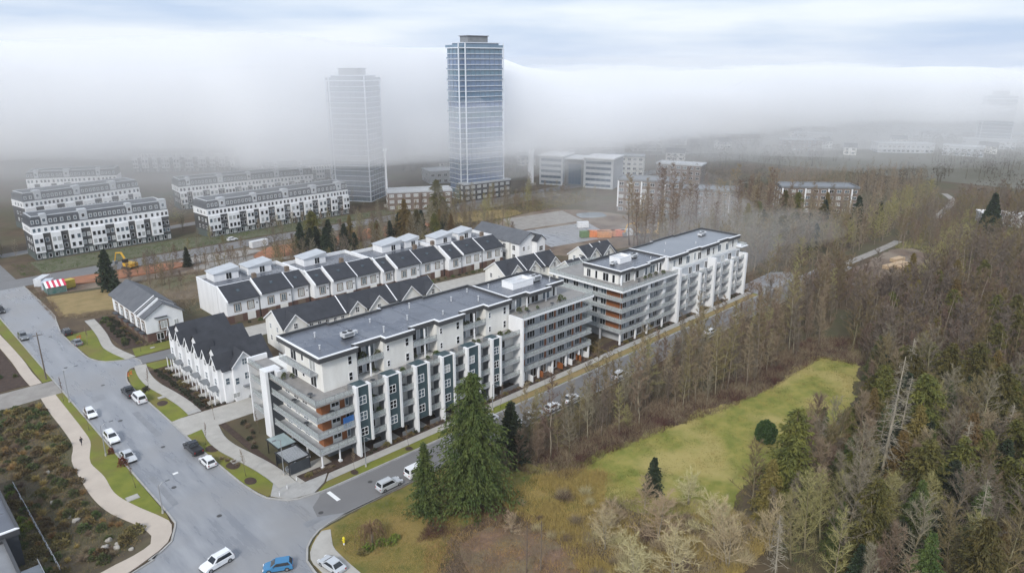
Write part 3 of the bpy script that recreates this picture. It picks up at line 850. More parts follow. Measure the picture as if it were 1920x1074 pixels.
# ---- entrance pergola at the corner
Pg = Bld('glass_canopy', 'flat pale glass roofed shelter between pavement and white corner block', 'canopy', (50, 109))
for x in (50.2, 53.4):
    for y in (112.2, 116.6):
        Pg.box('post', x - .08, y - .08, .1, x + .08, y + .08, 2.85, BLACK)
Pg.box('roof_glass', 50.1, 112.1, 2.98, 53.5, 116.7, 3.04, mat('canopy_glass', (.30, .37, .37), .15, spec=.7))
Pg.part('frame', ring([(49.9, 111.9), (53.7, 111.9), (53.7, 116.9), (49.9, 116.9)], [(50.2, 112.2), (53.4, 112.2), (53.4, 116.6), (50.2, 116.6)], 2.85, 2.97), BLACK)
Pr = Bld('slatted_pergola', 'black framed pergola full of grey furniture beside the corner block', 'pergola', (49, 105))
for x in (49.2, 53.2):
    for y in (106.6, 111.4):
        Pr.box('post', x - .08, y - .08, .1, x + .08, y + .08, 2.6, BLACK)
Pr.part('frame', ring([(49, 106.4), (53.4, 106.4), (53.4, 111.6), (49, 111.6)], [(49.25, 106.65), (53.15, 106.65), (53.15, 111.35), (49.25, 111.35)], 2.6, 2.8), BLACK)
for i in range(11):
    y = 106.9 + i * .42
    Pr.box('slat', 49.3, y, 2.62, 53.1, y + .16, 2.74, GREYW)
for y in (106.44, 111.5):
    Pr.box('side_screen', 49.3, y, .3, 53.1, y + .06, 2.4, DARK)
# ================================================================ townhouses
def gable_prof(u0, u1, ze, zr, t=.22, ov=.45):
    """cross-section of a gable roof shell between two eaves"""
    um = (u0 + u1) / 2
    k = (zr - ze) / (um - u0)
    a, b, z = u0 - ov, u1 + ov, ze - ov * k
    return [(a, z), (a, z + t), (um, zr + t), (b, z + t), (b, z), (um, zr)]
def tri_wall(u0, u1, ze, zr, z0=0):
    return [(u0, z0), (u1, z0), (u1, ze), ((u0 + u1) / 2, zr), (u0, ze)]

def shed_row(label, x0, y0, units, depth=19, ze=6.7, zr=9.6, pent=(), deck=True):
    """row of narrow houses: brick base, white upper wall, mono-pitch roof to the street, flat roof terrace behind"""
    b = Bld('townhouse_row', label, 'townhouses', (x0, y0), 'rows of white townhouses with slate-grey pitched roofs')
    x = x0
    ze0, zr0 = ze, zr
    for i, (w, dy) in enumerate(units):
        ze, zr = ze0 + (.35 if i % 2 else 0), zr0 + (.35 if i % 2 else 0)
        xa, xb, ya = x, x + w, y0 + dy
        b.box('brick_base', xa, ya + .02, 0, xb, ya + 5, 2.3, BRICK)
        b.part('wall', MB().extrude([(ya, 2.3), (ya + 5.6, 2.3), (ya + 5.6, zr), (ya, ze)], 'x', xa, xb), WHITE)
        k = (zr - ze) / 5.6
        b.part('roof', MB().extrude([(ya - .6, ze - .6 * k + .02), (ya + 5.6, zr + .02), (ya + 5.6, zr + .24), (ya - .6, ze - .6 * k + .24)], 'x', xa + .31, xb - .02), SHING)
        b.part('party_wall', MB().extrude([(ya - .7, ze - .7 * k - .15), (ya + 5.6, zr - .1), (ya + 5.6, zr + .5), (ya - .7, ze - .7 * k + .45)], 'x', xa - .02, xa + .3), TRIM)
        n = 2 if w > 6 else 1
        for q in range(n):
            cx = xa + w * (q + .5) / n * .8 + w * .12
            b.box('window_surround', cx - 1.05, ya - .06, 3.1, cx + 1.05, ya - .003, 5.6, TAUPE)
            window(b, cx, ya - .062, 3.3, 1.5, 2.1, 'S', 2, 1, glass=GL_L if R.random() < .6 else GL_M, frame=WARMW)
            b.box('garage_door', cx - 1.2, ya - .04, .1, cx + 1.2, ya + .015, 2.3, WARMW if q else TAUPE)
        b.part('porthole', MB().tube([(xb - .8, ya - .08, 4.6), (xb - .8, ya - .005, 4.6)], [.28, .28], 8), GREY)
        b.box('downpipe', xb - .22, ya - .09, .1, xb - .12, ya - .01, ze - .35, DARK)
        b.box('gutter', xa + .31, ya - .74, ze - .62 * k - .02, xb - .02, ya - .645, ze - .6 * k + .12, DARK)
        b.box('skylight', (xa + xb) / 2 - .4, ya + 2.4, ze + 2.4 * k + .1, (xa + xb) / 2 + .4, ya + 3.2, ze + 3.2 * k + .32, GL_M)
        b.part('eave_trim', MB().box(xa + .31, ya - .64, ze - .62 * k - .12, xb - .02, ya - .58, ze - .6 * k + .1), TRIM)
        x = xb + (.0 if i == len(units) - 1 else .25)
    xe = x
    if deck:
        yb = y0 + 5.9
        b.box('rear_wall', x0 + .02, yb + .02, 0, xe - .02, y0 + depth, 8.7, WHITE)
        for q in range(int((xe - x0) / 3)):
            b.box('deck_planter', x0 + 1 + q * 3, yb + .5, 8.81, x0 + 2.6 + q * 3, yb + 1.0, 9.3, TAUPE if q % 2 else GREY)
        b.box('terrace', x0 + .2, yb + .2, 8.71, xe - .2, y0 + depth - .2, 8.8, ROOFM)
        P = [(x0, yb + .04), (xe, yb + .04), (xe, y0 + depth + .05), (x0, y0 + depth + .05)]
        b.part('parapet', ring(P, inset(P, .22), 8.7, 9.7), WHITE)
        b.part('parapet_cap', ring(inset(P, -.05), inset(P, .28), 9.705, 9.78), TRIM)
        xs = x0 + 3
        while xs < xe - 2:
            b.box('parapet_slot', xs, yb + .0, 9.0, xs + 2.2, yb + .035, 9.4, GREY)
            xs += 4.4
        for px, pw in pent:
            ya, yc = y0 + depth - 6.2, y0 + depth - .6
            b.part('penthouse', MB().prism([(px, ya), (px + pw, ya), (px + pw, yc), (px, yc)], 8.75, [11.1, 12.0, 12.0, 11.1]), WHITE)
            b.part('penthouse_roof', MB().prism([(px - .3, ya - .3), (px + pw + .3, ya - .3), (px + pw + .3, yc + .3), (px - .3, yc + .3)], 11.08, [11.22, 12.25, 12.25, 11.22]), GREYW)
            window(b, px + pw * .6, ya - .01, 8.9, 1.8, 2.0, 'S', 2, 1, glass=GL_D)
            b.box('chimney', px + pw + 1.1, yb + .5, 8.8, px + pw + 2.2, yb + 1.6, 11.2, TAUPE)
    return b
shed_row('nearest shed-roofed townhouse row, beside the charcoal gabled houses', 74.4, 189.6, [(9.6, 0), (9.8, -.2), (5.6, .2)], 20, pent=[(77.2, 7.4), (87.6, 7.4)])
shed_row('second shed-roofed townhouse row from the main street', 100.2, 186.4, [(5.2, .8), (8.4, -.2), (8.8, .1)], 20, pent=[(104.4, 7.6)])
shed_row('third shed-roofed townhouse row from the main street, before the brown trees', 123.3, 184.2, [(4.4, 1.0), (9.6, 0), (10.3, .4)], 19, pent=[(131.6, 7.6), (141.2, 5.6)])
shed_row('farthest shed-roofed townhouse row, ending at the broad hip-roofed house', 148.5, 182.4, [(5.8, 0), (9.4, .2), (10, .2)], 17, pent=[(151.5, 7.2), (162, 6.2)])

def gabled_row(label, x0, y0, L, D, gables, rz=0.0, ze=7.2, zr=10.3, west=True):
    """long ridge roof with cross gables toward the street side"""
    t = thing('gabled_house_row', label, 'townhouses', (x0, y0, 0), rz, 'rows of white houses with dark cross gables')
    class LB:
        root = t
        def put(s, name, me, loc, rz=0, parent=None): return link(name, me, t, loc, rz)
        def part(s, name, mb, m): return link(name, mb.mesh(name, m), t)
        def box(s, name, *a): return s.part(name, MB().box(*a[:6]), a[6])
    b = LB()
    b.part('wall', MB().extrude(tri_wall(0, D, ze, zr - .02), 'x', .3, L - .3), WARMW)
    b.part('roof', MB().extrude(gable_prof(0, D, ze, zr), 'x', 0, L), SHING)
    for g, w, zg in gables:
        b.part('gable_wall', MB().extrude(tri_wall(g - w / 2, g + w / 2, zg - w * .52, zg - .02), 'y', -.5, D * .45), WARMW)
        b.part('gable_roof', MB().extrude(gable_prof(g - w / 2, g + w / 2, zg - w * .52, zg, .2, .3), 'y', -.9, D * .45), SHING)
        for s in (-1, 1):
            e = zg - w * .52
            m = MB().extrude([(g + s * (w / 2 + .32), e - .42), (g + s * (w / 2 + .32), e - .1), (g, zg + .24), (g, zg - .08)][::s], 'y', -.98, -.9)
            b.part('bargeboard', m, TRIM)
        window(b, g, -.51, zg - w * .52 - .6, 1.1, 1.5, 'S', 2, 2, glass=GL_D)
        window(b, g, -.51, 2.2, 1.5, 1.5, 'S', 2, 2)
    taken = [(g - w / 2 - .8, g + w / 2 + .8) for g, w, _ in gables]
    x = 1.4
    while x < L - 1:
        if not any(a < x < c for a, c in taken):
            window(b, x, -.01, 5.2, 1.0, 1.4, 'S', 2, 2, glass=GL_D)
            window(b, x, -.01, 2.0, 1.1, 1.4, 'S', 2, 2)
        x += 2.2
    for y in (D * .3, D * .7):
        window(b, .29, y, 5.0, 1.1, 1.5, 'W', 2, 2)
        window(b, .29, y, 1.8, 1.1, 1.5, 'W', 2, 2)
    for s in (0, L):
        for sg in (-1, 1):
            pr = [(D / 2, zr - .12), (D / 2, zr + .25), (D / 2 + sg * (D / 2 + .46), ze - .35 + .12), (D / 2 + sg * (D / 2 + .46), ze - .35 - .25)]
            b.part('bargeboard', MB().extrude(pr[::sg], 'x', s - .06 if s == 0 else s + .003, s - .003 if s == 0 else s + .06), TRIM)
    for x in [L * .37, L * .7]:
        b.part('roof_upstand', MB().extrude(gable_prof(0, D, ze + .2, zr + .22, .15, .4), 'x', x, x + .25), TRIM)
    return b
gabled_row('long gabled house row directly behind the corner apartment block', 75, 158.6, 47.5, 10.5, [(3.6, 6.0, 10.0), (21.0, 4.6, 9.7), (27.6, 6.2, 9.9), (38.0, 8.2, 10.4), (45.4, 4.6, 9.7)], rad(-3.5))
gabled_row('gabled house row behind the middle roof of the near apartment block', 146.5, 152.8, 24, 10, [(4.5, 6.0, 9.8), (12, 5, 9.8), (21, 5, 9.6)], rad(-3.5))
gabled_row('short gabled pair behind the farther apartment block', 182, 149, 15, 9.5, [(3, 5.0, 9.8), (10, 5.4, 9.8)], rad(-3.5), 6.6, 9.8)
gabled_row('small gabled house peeking over the terrace of the farther block', 166, 141, 9, 9, [(3.5, 4.6, 9.4)], rad(-3.5), 6.4, 9.4)

# charcoal-roofed street houses with west gables
D = Bld('gabled_townhouses', 'white street townhouses with steep charcoal gables beside the winding pavement', 'townhouses', (53, 142))
D.box('wall', 53.3, 142.3, 0, 64.2, 171.5, 7.6, WHITE)
for i, (ya, yb) in enumerate(((142.0, 151.6), (151.6, 161.6), (161.6, 171.8))):
    D.part('gable_wall', MB().extrude(tri_wall(ya + .3, yb - .3, 7.6, 11.6, 7.4), 'x', 53.31, 64.1), WHITE)
    D.part('roof', MB().extrude(gable_prof(ya + .25, yb - .25, 7.7, 11.7, .22, .3), 'x', 53.0, 64.6), SHING)
    yc = (ya + yb) / 2
    for dy in (-2.4, 2.4):
        g = yc + dy
        D.part('gable_front', MB().extrude(tri_wall(g - 1.5, g + 1.5, 8.4, 10.6), 'x', 52.4, 55.6), WHITE)
        D.part('gable_roof', MB().extrude(gable_prof(g - 1.5, g + 1.5, 8.4, 10.62, .16, .25), 'x', 52.05, 56.4), SHING)
        for s in (-1, 1):
            pr = [(g, 10.55), (g, 10.82), (g + s * 1.78, 8.2), (g + s * 1.78, 7.93)]
            D.part('bargeboard', MB().extrude(pr[::s], 'x', 51.98, 52.045), TRIM)
        for z in (1.2, 4.0, 7.0):
            window(D, 52.39, g, z, 1.2, 1.6, 'W', 2, 2, glass=GL_M if z < 5 else GL_D)
        D.part('porch_roof', MB().extrude([(g - 1.4, 3.2), (g + 1.4, 3.2), (g, 4.0)], 'x', 51.0, 52.38), GREY)
        for s in (-1, 1):
            D.box('porch_post', 51.1, g + s * 1.2 - .08, 0, 51.26, g + s * 1.2 + .08, 3.19, TRIM)
        D.box('porch_step', 50.2, g - .8, .1, 52.3, g + .8, .5, CONC)
    for z in (1.4, 4.4):
        window(D, 53.29, yc, z, 1.4, 1.5, 'W', 2, 2)
D.part('gable_front', MB().extrude(tri_wall(55.2, 60.2, 8.3, 11.0), 'y', 141.6, 145), WHITE)
D.part('gable_roof', MB().extrude(gable_prof(55.2, 60.2, 8.3, 11.02, .18, .35), 'y', 141.2, 146), SHING)
for s in (-1, 1):
    pr = [(57.7, 10.95), (57.7, 11.25), (57.7 + s * 2.9, 8.1), (57.7 + s * 2.9, 7.8)]
    D.part('bargeboard', MB().extrude(pr[::s], 'y', 141.12, 141.195), TRIM)
window(D, 57.9, 141.59, 8.0, 1.2, 1.5, 'S', 2, 2, glass=GL_M)
window(D, 58.2, 141.59, 4.6, 1.3, 1.6, 'S', 2, 2, glass=GL_M)
for x in (54.1,):
    window(D, x, 142.29, 4.2, 1.0, 1.6, 'S', 1, 2, glass=GL_M)
window(D, 55.9, 141.59, 3.9, 1.0, 1.6, 'S', 1, 2, glass=GL_M)
window(D, 62.4, 142.29, 4.2, 1.2, 1.5, 'S', 2, 2)
D.part('canopy', MB().box(57.0, 140.7, 3.1, 61.6, 142.28, 3.35), GREY)
window(D, 55.4, 141.59, 1.0, 1.6, 1.2, 'S', 2, 1, glass=GL_L)

# end house by the lane
E_ = Bld('end_house', 'white end house with broad grey roof where the lane meets the main street', 'house', (53, 190))
E_.box('brick_base', 53.6, 190.6, 0, 62.6, 217.5, 2.6, BRICK)
E_.part('wall', MB().extrude(tri_wall(53.4, 62.8, 7.38, 10.36, 2.6), 'y', 196.01, 217.7), WHITE)
E_.part('wall', MB().extrude(tri_wall(53.4, 62.8, 6.98, 9.96, 2.6), 'y', 190.4, 196.0), WHITE)
E_.part('roof', MB().extrude(gable_prof(53.4, 62.8, 7.4, 10.4, .25, .7), 'y', 196, 218.4), mat('grey_shingle', (.085, .09, .10), .6, (.12, .125, .135), .4, 6))
E_.part('roof_south', MB().extrude(gable_prof(53.4, 62.8, 7.0, 10.0, .25, .5), 'y', 190.0, 195.99), mat('grey_shingle', (.1, .1, .1)))
for y in (193.2, 196.0):
    E_.part('roof_upstand', MB().extrude([(52.5, 6.6), (52.5, 7.25), (58.1, 10.9), (58.1, 10.2)], 'y', y, y + .3), TRIM)
for y in (192.4, 196, 200.5, 205, 209.5, 214):
    E_.box('window_surround', 53.3, y - 1.1, 2.8, 53.393, y + 1.1, 5.8, TAUPE)
    window(E_, 53.295, y, 3.1, 1.5, 2.2, 'W', 2, 2)
    E_.box('balcony', 52.2, y - 1.2, 2.5, 53.39, y + 1.2, 2.75, DARK)
    E_.box('garage_door', 53.52, y - 1.1, .1, 53.595, y + 1.1, 2.3, TAUPE)
for x, w in ((57.8, 1.7),):
    E_.box('window_surround', x - 1.2, 190.32, 2.9, x + 1.2, 190.395, 5.6, TAUPE)
    window(E_, x, 190.31, 3.3, w, 2.0, 'S', 2, 1, glass=GL_L)
E_.box('sun_shade', 55.6, 189.9, 6.4, 58.8, 190.39, 6.6, DARK)
window(E_, 61, 190.39, 3.6, 1.2, 1.4, 'S', 2, 1, glass=GL_L)
window(E_, 56.6, 190.59, .3, 1.8, 1.9, 'S', 2, 1, glass=GL_D)
window(E_, 60.4, 190.59, .3, 1.8, 1.9, 'S', 2, 1, glass=GL_D)

# broad house at the end of the rows
G = Bld('hip_roofed_house', 'broad grey-roofed white house at the far end of the townhouse rows', 'house', (178, 174))
G.box('wall', 178.2, 178.2, 0, 189.4, 204, 7.4, WHITE)
G.part('roof', MB().extrude(gable_prof(178.2, 189.4, 7.4, 10.6, .25, .6), 'y', 177.6, 204.6), mat('grey_shingle', (.1, .1, .1)))
G.part('gable_wall', MB().extrude(tri_wall(178.3, 189.3, 7.4, 10.55, 7.3), 'y', 178.25, 203.9), WHITE)
G.part('porch_gable', MB().extrude(tri_wall(185, 189.4, 7.6, 9.4), 'y', 175.8, 178.19), WHITE)
G.part('porch_roof', MB().extrude(gable_prof(185, 189.4, 7.6, 9.42, .2, .4), 'y', 175.4, 181), SHING)
for y in (181, 186, 191, 196, 201):
    for z in (1, 4.3):
        window(G, 178.19, y, z, 1.6, 1.9, 'W', 2, 2, glass=GL_D)
    G.box('bay', 177.2, y + 1.4, .1, 178.18, y + 3.4, 7.0, WARMW)
for x in (180.5, 183):
    window(G, x, 178.19, 4.2, 1.2, 1.6, 'S', 2, 2)
window(G, 187.2, 175.79, 3.6, 2.0, 1.9, 'S', 2, 2, glass=GL_D)

# grey-roofed building cut by the lower left edge
H = Bld('flat_roofed_house', 'flat dark roofed house with white edges cut by the lower left corner', 'house', (4, 104))
H.box('wall', -16, 112.2, 0, 10.2, 136, 5.6, DARK)
flat_roof(H, [(-17, 112), (10.5, 112), (10.5, 137), (-17, 137)], 5.4)
H.box('wall', -16, 96, 0, 8.2, 111.8, 4.9, DARK)
flat_roof(H, [(-17, 95), (8.6, 95), (8.6, 111.9), (-17, 111.9)], 4.6, mat('grey_roof_membrane', (.20, .205, .215), .5, (.25, .255, .265), .3, 5))
H.box('balcony_slab', 8.62, 101.6, 2.6, 11.2, 106.4, 2.85, SLAB)
railing(H, 11.1, 106.3, 11.1, 101.7, 2.85)
railing(H, 8.7, 101.7, 11.1, 101.7, 2.85)
for z in (.5,):
    for y in (115, 120, 125, 130):
        window(H, 10.21, y, z + 1.2, 2.0, 1.8, 'E', 2, 1)
window(H, 8.21, 104, 2.9, 2.0, 1.6, 'E', 2, 1)
# ================================================================ towers, condominium rows, far buildings
class LB:
    """parts in the local frame of a rotated thing"""
    def __init__(s, name, label, cat, loc, rz, group=None):
        s.root = thing(name, label, cat, loc, rz, group)
    def put(s, name, me, loc, rz=0, parent=None):
        return link(name, me, parent or s.root, loc, rz)
    def part(s, name, mb, m, parent=None):
        return link(name, mb.mesh(name, m), parent or s.root)
    def box(s, name, x0, y0, z0, x1, y1, z1, m, parent=None):
        return s.part(name, MB().box(x0, y0, z0, x1, y1, z1), m, parent)
TGL = mat('blue_curtain_glass', (.13, .20, .295), .10, (.18, .255, .35), .08, 3, spec=.7, obj_var=.12)
TGL2 = mat('grey_curtain_glass', (.16, .19, .23), .12, (.20, .23, .27), .08, 3, spec=.7, obj_var=.1)
TSL = mat('tower_slab_edge', (.70, .74, .79), .5)
def tower(label, loc, rz, w, d, floors, fh, glass, notch=3.0):
    b = LB('tower', label, 'tower', loc, rz, 'glass residential towers in the fog')
    hw, hd = w / 2, d / 2
    out = [(-hw, -hd), (hw, -hd), (hw, hd), (-hw, hd)]
    out = [(-hw, -hd + notch * .6), (-hw + notch, -hd + notch * .6), (-hw + notch, -hd), (hw - .8, -hd), (hw, -hd + .8), (hw, hd), (-hw, hd)]
    gl = MB().prism(inset(out, .45), 0, fh - .26).mesh('window_band', glass)
    sl = MB().prism(out, 0, .26).mesh('floor_slab', TSL)
    rl = ring(inset(out, .05), inset(out, .10), 0, .75).mesh('balcony_glass', mat('tower_balcony_glass', (.28, .36, .46), .12, alpha=.5))
    H = floors * fh
    for k in range(floors):
        b.put('floor_slab', sl, (0, 0, k * fh))
        b.put('window_band', gl, (0, 0, k * fh + .26))
        if 2 < k < floors - 1 and k % 2:
            b.put('balcony_glass', rl, (0, 0, k * fh + .27))
    n = int((w - notch) / 2.7)
    mm = MB().box(-.06, -.02, 0, .06, .25, H).mesh('mullion', mat('tower_mullion', (.20, .25, .32), .4))
    for i in range(1, n):
        b.put('mullion', mm, (-hw + notch + (w - notch) * i / n, -hd + .12, 0))
    for s, x in ((1, hw), (-1, -hw)):
        for i in range(1, int(d / 3.2)):
            b.put('mullion', mm, (x - s * .12, -hd + d * i / int(d / 3.2) + notch * .3, 0), s * math.pi / 2)
    for x, y in ((hw - .4, -hd + .1), (-hw + notch - .2, -hd - .05), (-hw - .05, -hd + notch * .6), (hw - .2, hd - .5)):
        b.box('corner_fin', x - .25, y - .25, 0, x + .25, y + .25, H + 2.6, TSL)
    b.part('roof_slab', MB().prism(inset(out, -.25), H, H + .5), TSL)
    b.part('roof_parapet', ring(inset(out, -.2), inset(out, .2), H + .51, H + 1.7), glass)
    b.box('roof_terrace', -hw + 3, -hd + 2, H + .51, hw - 2, hd - 1.5, H + 2.6, glass)
    b.box('roof_terrace_slab', -hw + 2.6, -hd + 1.6, H + 2.61, hw - 1.6, hd - 1.1, H + 2.95, TSL)
    b.box('plant_room', -w * .24, -d * .22, H + 2.96, w * .22, d * .3, H + 6.0, GREY)
    b.box('plant_room_cap', -w * .26, -d * .25, H + 6.01, w * .24, d * .33, H + 6.35, mat('cap_grey', (.12, .12, .13), .6))
    return b
tower('tall blue glass tower rising clear of the fog, right of the pair', (259.6, 292.6, 0), rad(-8), 27, 14, 29, 2.66, TGL)
tower('pale glass tower swallowed by fog, left of the pair', (209.8, 332.6, 0), rad(-57), 22.5, 20, 23, 2.66, TGL2)
tower('ghostly tower barely visible in the fog at the right edge', (752, 160, 0), rad(-75), 26, 20, 14, 2.9, TGL2)
# white mast beside the left tower
ms = Bld('site_mast', 'slender white mast beside the foggy left tower', 'mast', (206, 301))
ms.part('mast', MB().tube([(206, 301, 0), (206, 301, 29)], [.55, .4], 6), TRIM)
ms.box('base', 204.6, 299.6, 0, 207.4, 302.4, 1.2, CONC)
ms.box('head', 205.2, 300.2, 28.2, 206.8, 301.8, 29.4, TRIM)

STONE = mat('charcoal_stone_cladding', (.080, .080, .080), .85, (.055, .055, .058), .6)
def condo(label, loc, rz, L, D, H=12.6, mans=3.4, seed=1, fade=False):
    """four-storey row: white and charcoal bays, strip of white attic windows, dark mansard with dormers"""
    r = random.Random(seed)
    b = LB('condominium_row', label, 'apartments', loc, rz, 'white and charcoal condominium rows')
    b.box('wall', 0, 0, 0, L, D, H, STONE)
    b.box('ground_course', -.06, -.08, 0, L + .06, D + .06, 2.7, mat('green_grey_base', (.085, .105, .10), .8))
    b.box('attic_band', -.05, -.12, H - 2.6, L + .05, D + .05, H, WHITE)
    b.box('attic_sill', -.15, -.25, H - 2.8, L + .15, D + .15, H - 2.61, TRIM)
    b.part('mansard', MB().prism([(.3, .3), (L - .3, .3), (L - .3, D - .3), (.3, D - .3)], H + .01, H + mans - .5), DARK)
    b.part('mansard_skirt', MB().quad((0, 0, H + .01), (L, 0, H + .01), (L - 1.0, 1.0, H + mans), (1.0, 1.0, H + mans))
           .quad((0, D, H + .01), (0, 0, H + .01), (1, 1, H + mans), (1, D - 1, H + mans))
           .quad((L, 0, H + .01), (L, D, H + .01), (L - 1, D - 1, H + mans), (L - 1, 1, H + mans))
           .quad((L, D, H + .01), (0, D, H + .01), (1, D - 1, H + mans), (L - 1, D - 1, H + mans))
           .quad((1, 1, H + mans), (L - 1, 1, H + mans), (L - 1, D - 1, H + mans), (1, D - 1, H + mans)), DARK)
    b.part('roof_edge', ring([(.8, .8), (L - .8, .8), (L - .8, D - .8), (.8, D - .8)], [(1.2, 1.2), (L - 1.2, 1.2), (L - 1.2, D - 1.2), (1.2, D - 1.2)], H + mans + .01, H + mans + .35), GREYW)
    x, k = 0.2, 0
    while x < L - 2:
        w = r.choice([3.2, 4.2, 5.0]) if k % 2 == 0 else r.choice([2.6, 3.4])
        w = min(w, L - x)
        if k % 2 == 0:
            b.box('white_bay', x, -.9, 2.72, x + w, -.085, H - 2.82, WHITE)
        n = max(1, round(w / 1.9))
        for i in range(n):
            cx = x + w * (i + .5) / n
            for z in (3.5, 6.5):
                window(b, cx, -.91 if k % 2 == 0 else -.01, z, 1.15, 1.6, 'S', 1, 1, frame=TRIM if k % 2 else GREYW, glass=r.choice([GL_D, GL_D, GL_M, GL_L]))
            window(b, cx, -.13, H - 2.2, 1.1, 1.5, 'S', 1, 1, glass=r.choice([GL_D, GL_D, GL_M]))
            window(b, cx, -.09, .5, 1.1, 1.7, 'S', 1, 1, glass=GL_L if i % 2 else GL_D)
        if k % 4 == 1:
            b.box('stair_head', x + .4, .1, H + .02, x + w - .2, 3, H + mans + .9, GREYW)
            window(b, x + w / 2, .09, H + 1.3, 1.2, 1.4, 'S', 1, 1)
        else:
            for i in range(n):
                cx = x + w * (i + .5) / n
                b.box('dormer', cx - .6, .12, H + .8, cx + .6, 1.4, H + 2.4, GREY)
                window(b, cx, .11, H + .95, .9, 1.3, 'S', 1, 1, glass=GL_M)
        x += w
        k += 1
    for i in range(int(D / 3.4)):
        for z in (3.4, 6.4, H - 2.2):
            window(b, -.16 if z > 8 else -.01, 1.8 + i * 3.2, z, 1.2, 1.5, 'W', 1, 1)
    return b
condo('nearest condominium row left of the cross road, beside the yellow excavator', (52.5, 306, 0), 0, 48.5, 13, seed=3)
condo('long condominium row in front of the foggy left tower', (113.3, 297, 0), rad(2), 69, 13, H=12.0, mans=3.2, seed=5)
condo('condominium row half hidden behind the long one', (127.5, 366, 0), rad(-6), 70, 13, H=11.5, seed=8)
condo('condominium row at the left edge beyond the main street', (2, 318, 0), 0, 40, 14, seed=9)
condo('fogged condominium row behind the nearest one', (62, 366, 0), rad(8), 50, 13, seed=12)
condo('faint condominium row deep in the left fog', (78, 440, 0), rad(-25), 42, 14, seed=14)
condo('faint pale row on the foggy rise above the condominiums', (154, 520, 0), rad(-38), 66, 12, seed=15)
condo('pale roofed row by the foot of the foggy left tower', (190, 402, 0), rad(-18), 44, 12, H=11, seed=17)

def block(name, label, loc, rz, L, D, floors, fh, wall, glass=None, cat='building', roof=GREYW, bays=True, group='far buildings in the haze', pitch=0):
    """generic far building with storeys, window openings, roof edge"""
    b = LB(name, label, cat, loc, rz, group)
    H = floors * fh
    b.box('wall', 0, 0, 0, L, D, H, wall)
    if pitch:
        b.part('roof', MB().extrude(gable_prof(0, D, H, H + pitch, .2, .4), 'x', -.4, L + .4), roof)
        b.part('gable_wall', MB().extrude(tri_wall(.1, D - .1, H, H + pitch - .1, H - .1), 'x', .1, L - .1), wall)
    else:
        b.box('roof', -.3, -.3, H + .01, L + .3, D + .3, H + .4, roof)
        b.part('roof_parapet', ring([(-.35, -.35), (L + .35, -.35), (L + .35, D + .35), (-.35, D + .35)], [(0, 0), (L, 0), (L, D), (0, D)], H + .41, H + .9), roof)
    n = max(2, int(L / 3.6))
    for f in range(floors):
        for i in range(n):
            window(b, L * (i + .5) / n, -.01, f * fh + .8, min(2.2, L / n * .62), fh * .5, 'S', 2, 1, glass=glass)
        for i in range(max(1, int(D / 4))):
            window(b, -.01, D * (i + .5) / max(1, int(D / 4)), f * fh + .8, 1.6, fh * .5, 'W', 2, 1, glass=glass)
    if bays:
        for i in range(0, n, 3):
            b.box('white_bay', L * i / n + .1, -.7, 2.6, L * i / n + .7, -.08, H - .2, WHITE)
    return b
BRN = mat('taupe_stucco', (.205, .160, .132), .85, (.15, .118, .10), .3)
block('brick_apartments', 'brown and white flats behind the tall bare trees', (280, 212, 0), rad(-63), 30, 14, 5, 3.1, BRN, roof=GREY)
block('brick_apartments', 'brown flats right of the tall bare trees, next to the white ones', (294, 185, 0), rad(-63), 26, 14, 4, 3.1, BRN, roof=GREY)
block('brick_apartments', 'brown flats among bare trees left of the winding far road', (334, 154, 0), rad(-50), 36, 14, 4, 3.1, BRN, roof=GREY)
OG = mat('blue_office_glass', (.10, .14, .19), .12, spec=.7)
of = LB('office_building', 'grey office with striped glass wings beyond the building site', 'office', (313, 296, 0), rad(-69), 'far buildings in the haze')
for x0, x1, m in ((0, 15, GREYW), (15.01, 28, GREY), (28.01, 46, GREYW)):
    of.box('wing', x0, 0 if m is GREYW else 3, 0, x1, 20, 17 if m is GREYW else 15.6, m)
    of.box('roof', x0 - .4, -.4 if m is GREYW else 2.6, (17 if m is GREYW else 15.6) + .01, x1 + .3, 20.4, (17 if m is GREYW else 15.6) + .7, TRIM)
    if m is GREYW:
        for f in range(5):
            window(of, (x0 + x1) / 2, -.01, f * 3.3 + .9, (x1 - x0) * .86, 1.7, 'S', 5, 1, glass=OG, frame=GREYW)
            window(of, x0 - .01, 10, f * 3.3 + .9, 15, 1.7, 'W', 5, 1, glass=OG, frame=GREYW)
    else:
        window(of, (x0 + x1) / 2, 2.99, 1, 8, 12, 'S', 4, 5, glass=OG, frame=GREY)
pod = block('podium_row', 'low brown podium row between the two towers', (200, 292, 0), rad(-31), 32, 12, 3, 2.9, BRN, GL_L, bays=False)
block('podium_row', 'dark podium at the foot of the blue tower', (243, 284, 0), rad(-8), 30, 5, 3, 2.9, STONE, GL_L, bays=False)
py = Bld('white_pylon', 'white concrete pylon standing left of the grey office', 'pylon', (306, 297))
py.part('shaft', MB().prism([(304.6, 296.6), (307.6, 295.6), (308, 297), (305, 298)], 0, 21), TRIM)
py.box('footing', 303.5, 294.8, 0, 309, 298.8, 1.4, CONC)
py.part('cap', MB().prism([(304.3, 296.3), (307.8, 295.2), (308.4, 297.3), (304.8, 298.4)], 21.01, 21.6), GREYW)
